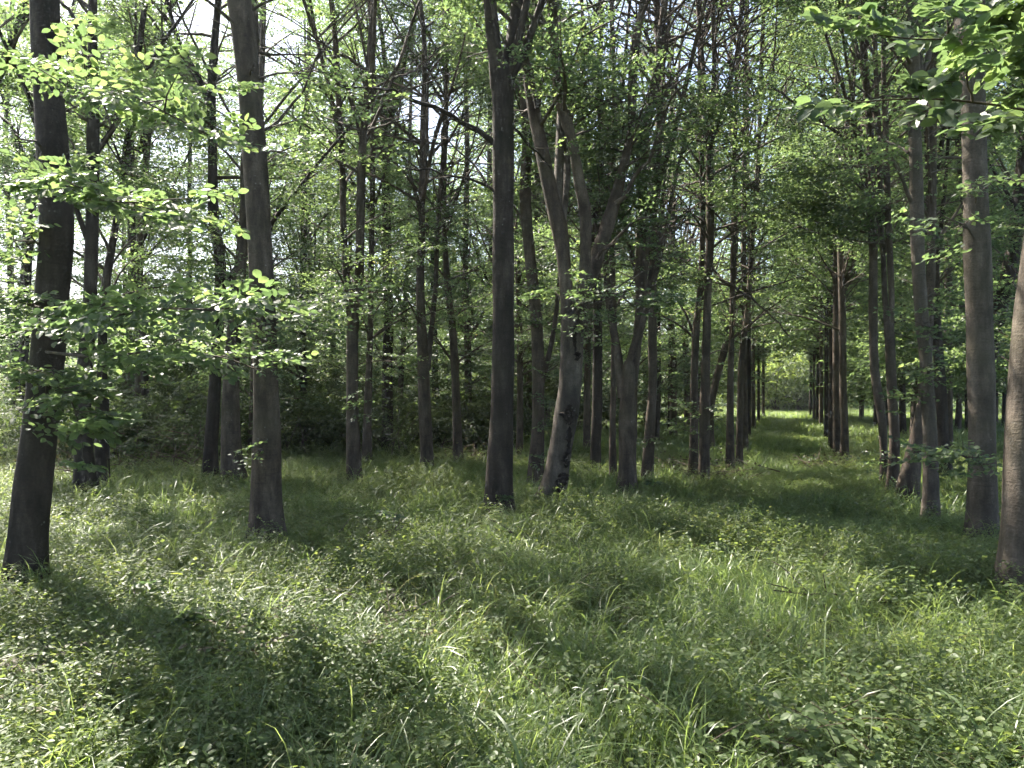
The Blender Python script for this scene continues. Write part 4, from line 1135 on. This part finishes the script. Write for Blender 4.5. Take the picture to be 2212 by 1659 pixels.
for px, py, n, L, lf, lab in [
    (40, 1480, 13, 0.55, 0.040, 'withered brown bramble at the left edge of the foreground'),
    (560, 1420, 13, 0.65, 0.040, 'withered brown bramble in the shade, lower left'),
    (760, 1400, 11, 0.60, 0.038, 'dark dry bramble right of the withered lower-left one'),
    (240, 1500, 9, 0.50, 0.038, 'dry bramble between the two withered ones at lower left')]:
    bramble(lab, px, py, n, L, lf, g, M_DRY, group='withered brambles')

def sapling(label, px, py, h, n, leaf, g, group='beech saplings'):
    """a knee-high beech seedling: thin stem, a few side twigs, its leaves built one by one"""
    base, d = at(px, py)
    root = thing('beech_sapling', label, 'sapling', base, group)
    st = make_branch((0, 0, -0.02), g.uniform(0, 6.28), 1.35, h, g, 7, 0.1, 0.08)
    mb = MB(); mb.add(*tube(st, np.linspace(0.006, 0.002, 7), 5)); mb.obj('stem', M_TWIG, root)
    SP = []
    for k in range(n):
        p = st[g.integers(2, 7)]
        az = g.uniform(0, 6.28)
        tw = make_branch(p, az, g.uniform(0, 0.5), h * g.uniform(0.3, 0.6), g, 4)
        mb = MB(); mb.add(*tube(tw, np.linspace(0.003, 0.0012, 4), 4)); mb.obj('twig', M_TWIG, root)
        SP.append((*p, az, g.uniform(0, 0.4), g.normal() * 0.2, h * 0.55, leaf))
    P, D, N, S, _ = expand_sprays(SP, g)
    keep = np.argsort(-P[:, 2])[:60]
    for i in keep:
        o = link_mesh('leaf', LEAF_ME[g.integers(0, 4)], root)
        B = np.cross(N[i], D[i])
        m = Matrix(((D[i][0], B[0], N[i][0], 0), (D[i][1], B[1], N[i][1], 0), (D[i][2], B[2], N[i][2], 0), (0, 0, 0, 1)))
        o.matrix_basis = Matrix.Translation(Vector(P[i])) @ m @ Matrix.Scale(S[i], 4)
sapling('dark-leaved beech sapling standing in the grass at lower left', 400, 1420, 0.42, 6, 0.065, g)
sapling('slender sapling with bright leaves in front of the thick left trunk', 300, 1330, 0.40, 4, 0.060, g)
sapling('tiny sapling at the foot of the central fork tree', 1088, 1112, 0.40, 4, 0.060, g)
sapling('tiny round sapling right of the split-trunk beech', 1405, 1078, 0.45, 5, 0.060, g)
sapling('small pale sapling left of the central tree in the sunny grass', 830, 1180, 0.5, 4, 0.060, g)

M_DOCK = leaf_material('broad_leaf', [(0.0, (0.12, 0.15, 0.04)), (1.0, (0.17, 0.19, 0.05))], [(0.0, (0.3, 0.36, 0.06)), (1.0, (0.4, 0.44, 0.08))], 0.7, 0.1, 0.45)
DOCK_ME = new_mesh('leaf', LEAF_HI[0] * np.array([1, 1.15, 1]), [LEAF_HI[1]], M_DOCK, np.full(9, 0.5))
def dock(label, px, py, g, n=4, leaf=0.13):
    base, d = at(px, py)
    root = thing('broad_leaved_plant', label, 'plant', base, 'broad-leaved plants')
    for k in range(n):
        az = g.uniform(0, 6.28); h = g.uniform(0.22, 0.34)
        p = make_branch((0, 0, 0), az, 1.2, h, g, 5, 0.2, 0.05)
        mb = MB(); mb.add(*tube(p, np.linspace(0.003, 0.002, 5), 4)); mb.obj('stalk', M_STEM, root)
        o = link_mesh('leaf', DOCK_ME, root)
        o.location = p[-1]; o.rotation_euler = (g.normal() * 0.3, g.uniform(-0.3, 0.4), az); o.scale = (leaf,) * 3
dock('broad yellow-green leaf pair rising from the grass at lower left', 300, 1570, g)
dock('broad bright leaves in the grass, left of the foreground middle', 440, 1290, g, 4, 0.10)

def fallen_branch(label, px, py, L, r, rz, g):
    base, d = at(px, py)
    root = thing('fallen_branch', label, 'branch', base, 'fallen branches')
    p = make_branch((0, 0, 0.06), rz, 0.12, L, g, 8, 0.6, 0.10)
    p[:, 2] = np.maximum(p[:, 2], 0.05)
    mb = MB(); mb.add(*tube(p, np.linspace(r, r * 0.35, 8), 7, 0.08)); mb.obj('stem', M_BARK, root)
    for k in (2, 4, 5, 6):
        q = make_branch(p[k], rz + g.choice([-1, 1]) * g.uniform(0.5, 1.0), g.uniform(0.2, 0.9), L * g.uniform(0.15, 0.35), g, 5)
        mb = MB(); mb.add(*tube(q, np.linspace(r * 0.5, 0.003, 5), 5)); mb.obj('twig', M_TWIG, root)

def brush_pile(label, px, py, w, h, g, n=40, leafn=160):
    """a heap of dead sticks with dry leaves still on them"""
    base, d = at(px, py)
    root = thing('brush_pile', label, 'brush pile', base, 'heaps of dead brush')
    for k in range(n):
        p0 = np.array([g.normal() * w * 0.32, g.normal() * w * 0.2, abs(g.normal()) * h * 0.3])
        p = make_branch(p0, g.uniform(0, 6.28), g.uniform(-0.1, 0.7), w * g.uniform(0.3, 0.7), g, 5, 0.4, 0.15)
        p[:, 2] = np.maximum(p[:, 2], 0.02)
        mb = MB(); mb.add(*tube(p, np.linspace(g.uniform(0.007, 0.016), 0.004, 5), 5)); mb.obj('stick', M_CANE, root)
    P = np.c_[g.normal(0, w * 0.35, leafn), g.normal(0, w * 0.25, leafn), np.abs(g.normal(0, h * 0.45, leafn)) + 0.05]
    D = g.normal(size=(leafn, 3)); D /= np.linalg.norm(D, axis=1)[:, None]
    N = g.normal(size=(leafn, 3)); N -= D * (N * D).sum(1)[:, None]; N /= np.linalg.norm(N, axis=1)[:, None]
    V, Fc, va = leaves_at(P, D, N, np.full(leafn, 0.07), LEAF_LO, 0.0, g)
    mesh_obj('dry_leafage', V, [Fc], M_DRY, root, va, False, 'stuff')
brush_pile('reddish-brown brush heap at the foot of the avenue\'s left mouth tree', 1550, 1024, 1.1, 0.45, g)
brush_pile('brown brush heap left of the avenue\'s left mouth tree', 1465, 1018, 0.9, 0.5, g)
brush_pile('low grey-brown brush in the avenue near the right row', 1795, 1003, 0.9, 0.3, g)
brush_pile('dark tangle of dead sticks under the shrubs at left', 350, 1020, 1.6, 0.8, g, 50, 220)
brush_pile('dead brush at the far left, behind the thick trunk', 130, 1040, 1.2, 0.6, g)
brush_pile('dead brush between the slim crooked beech and the central tree', 1020, 995, 1.1, 0.6, g)

# ------------------------------------------------------------------ the air of the wood
def haze():
    m, nt, out = mat('woodland_haze')
    v = node(nt, 'ShaderNodeVolumePrincipled', {'Color': (0.80, 0.90, 1.0, 1), 'Density': 0.0006, 'Anisotropy': 0.3})
    nt.links.new(v.outputs[0], out.inputs['Volume'])
    x0, x1, y0, y1, z0, z1 = -95, 95, -12, 95, -1.2, 24
    V = np.array([[x, y, z] for z in (z0, z1) for y in (y0, y1) for x in (x0, x1)], float)
    Q = np.array([[0, 2, 3, 1], [4, 5, 7, 6], [0, 1, 5, 4], [2, 6, 7, 3], [0, 4, 6, 2], [1, 3, 7, 5]])
    o = mesh_obj('haze', V, [Q], m, smooth=False)
    o['kind'] = 'stuff'
haze()

fallen_branch('dead branch lying in the foreground grass left of the middle', 720, 1340, 1.0, 0.013, 0.5, g)
fallen_branch('thin dead branch in the grass before the gnarled beech', 1330, 1180, 1.3, 0.018, 2.9, g)
fallen_branch('dead branch lying at the foot of the straight dark beech', 640, 1185, 1.2, 0.018, 0.2, g)
fallen_branch('dead branch lying in the grass near the rightmost beech', 1960, 1290, 1.1, 0.014, 3.3, g)
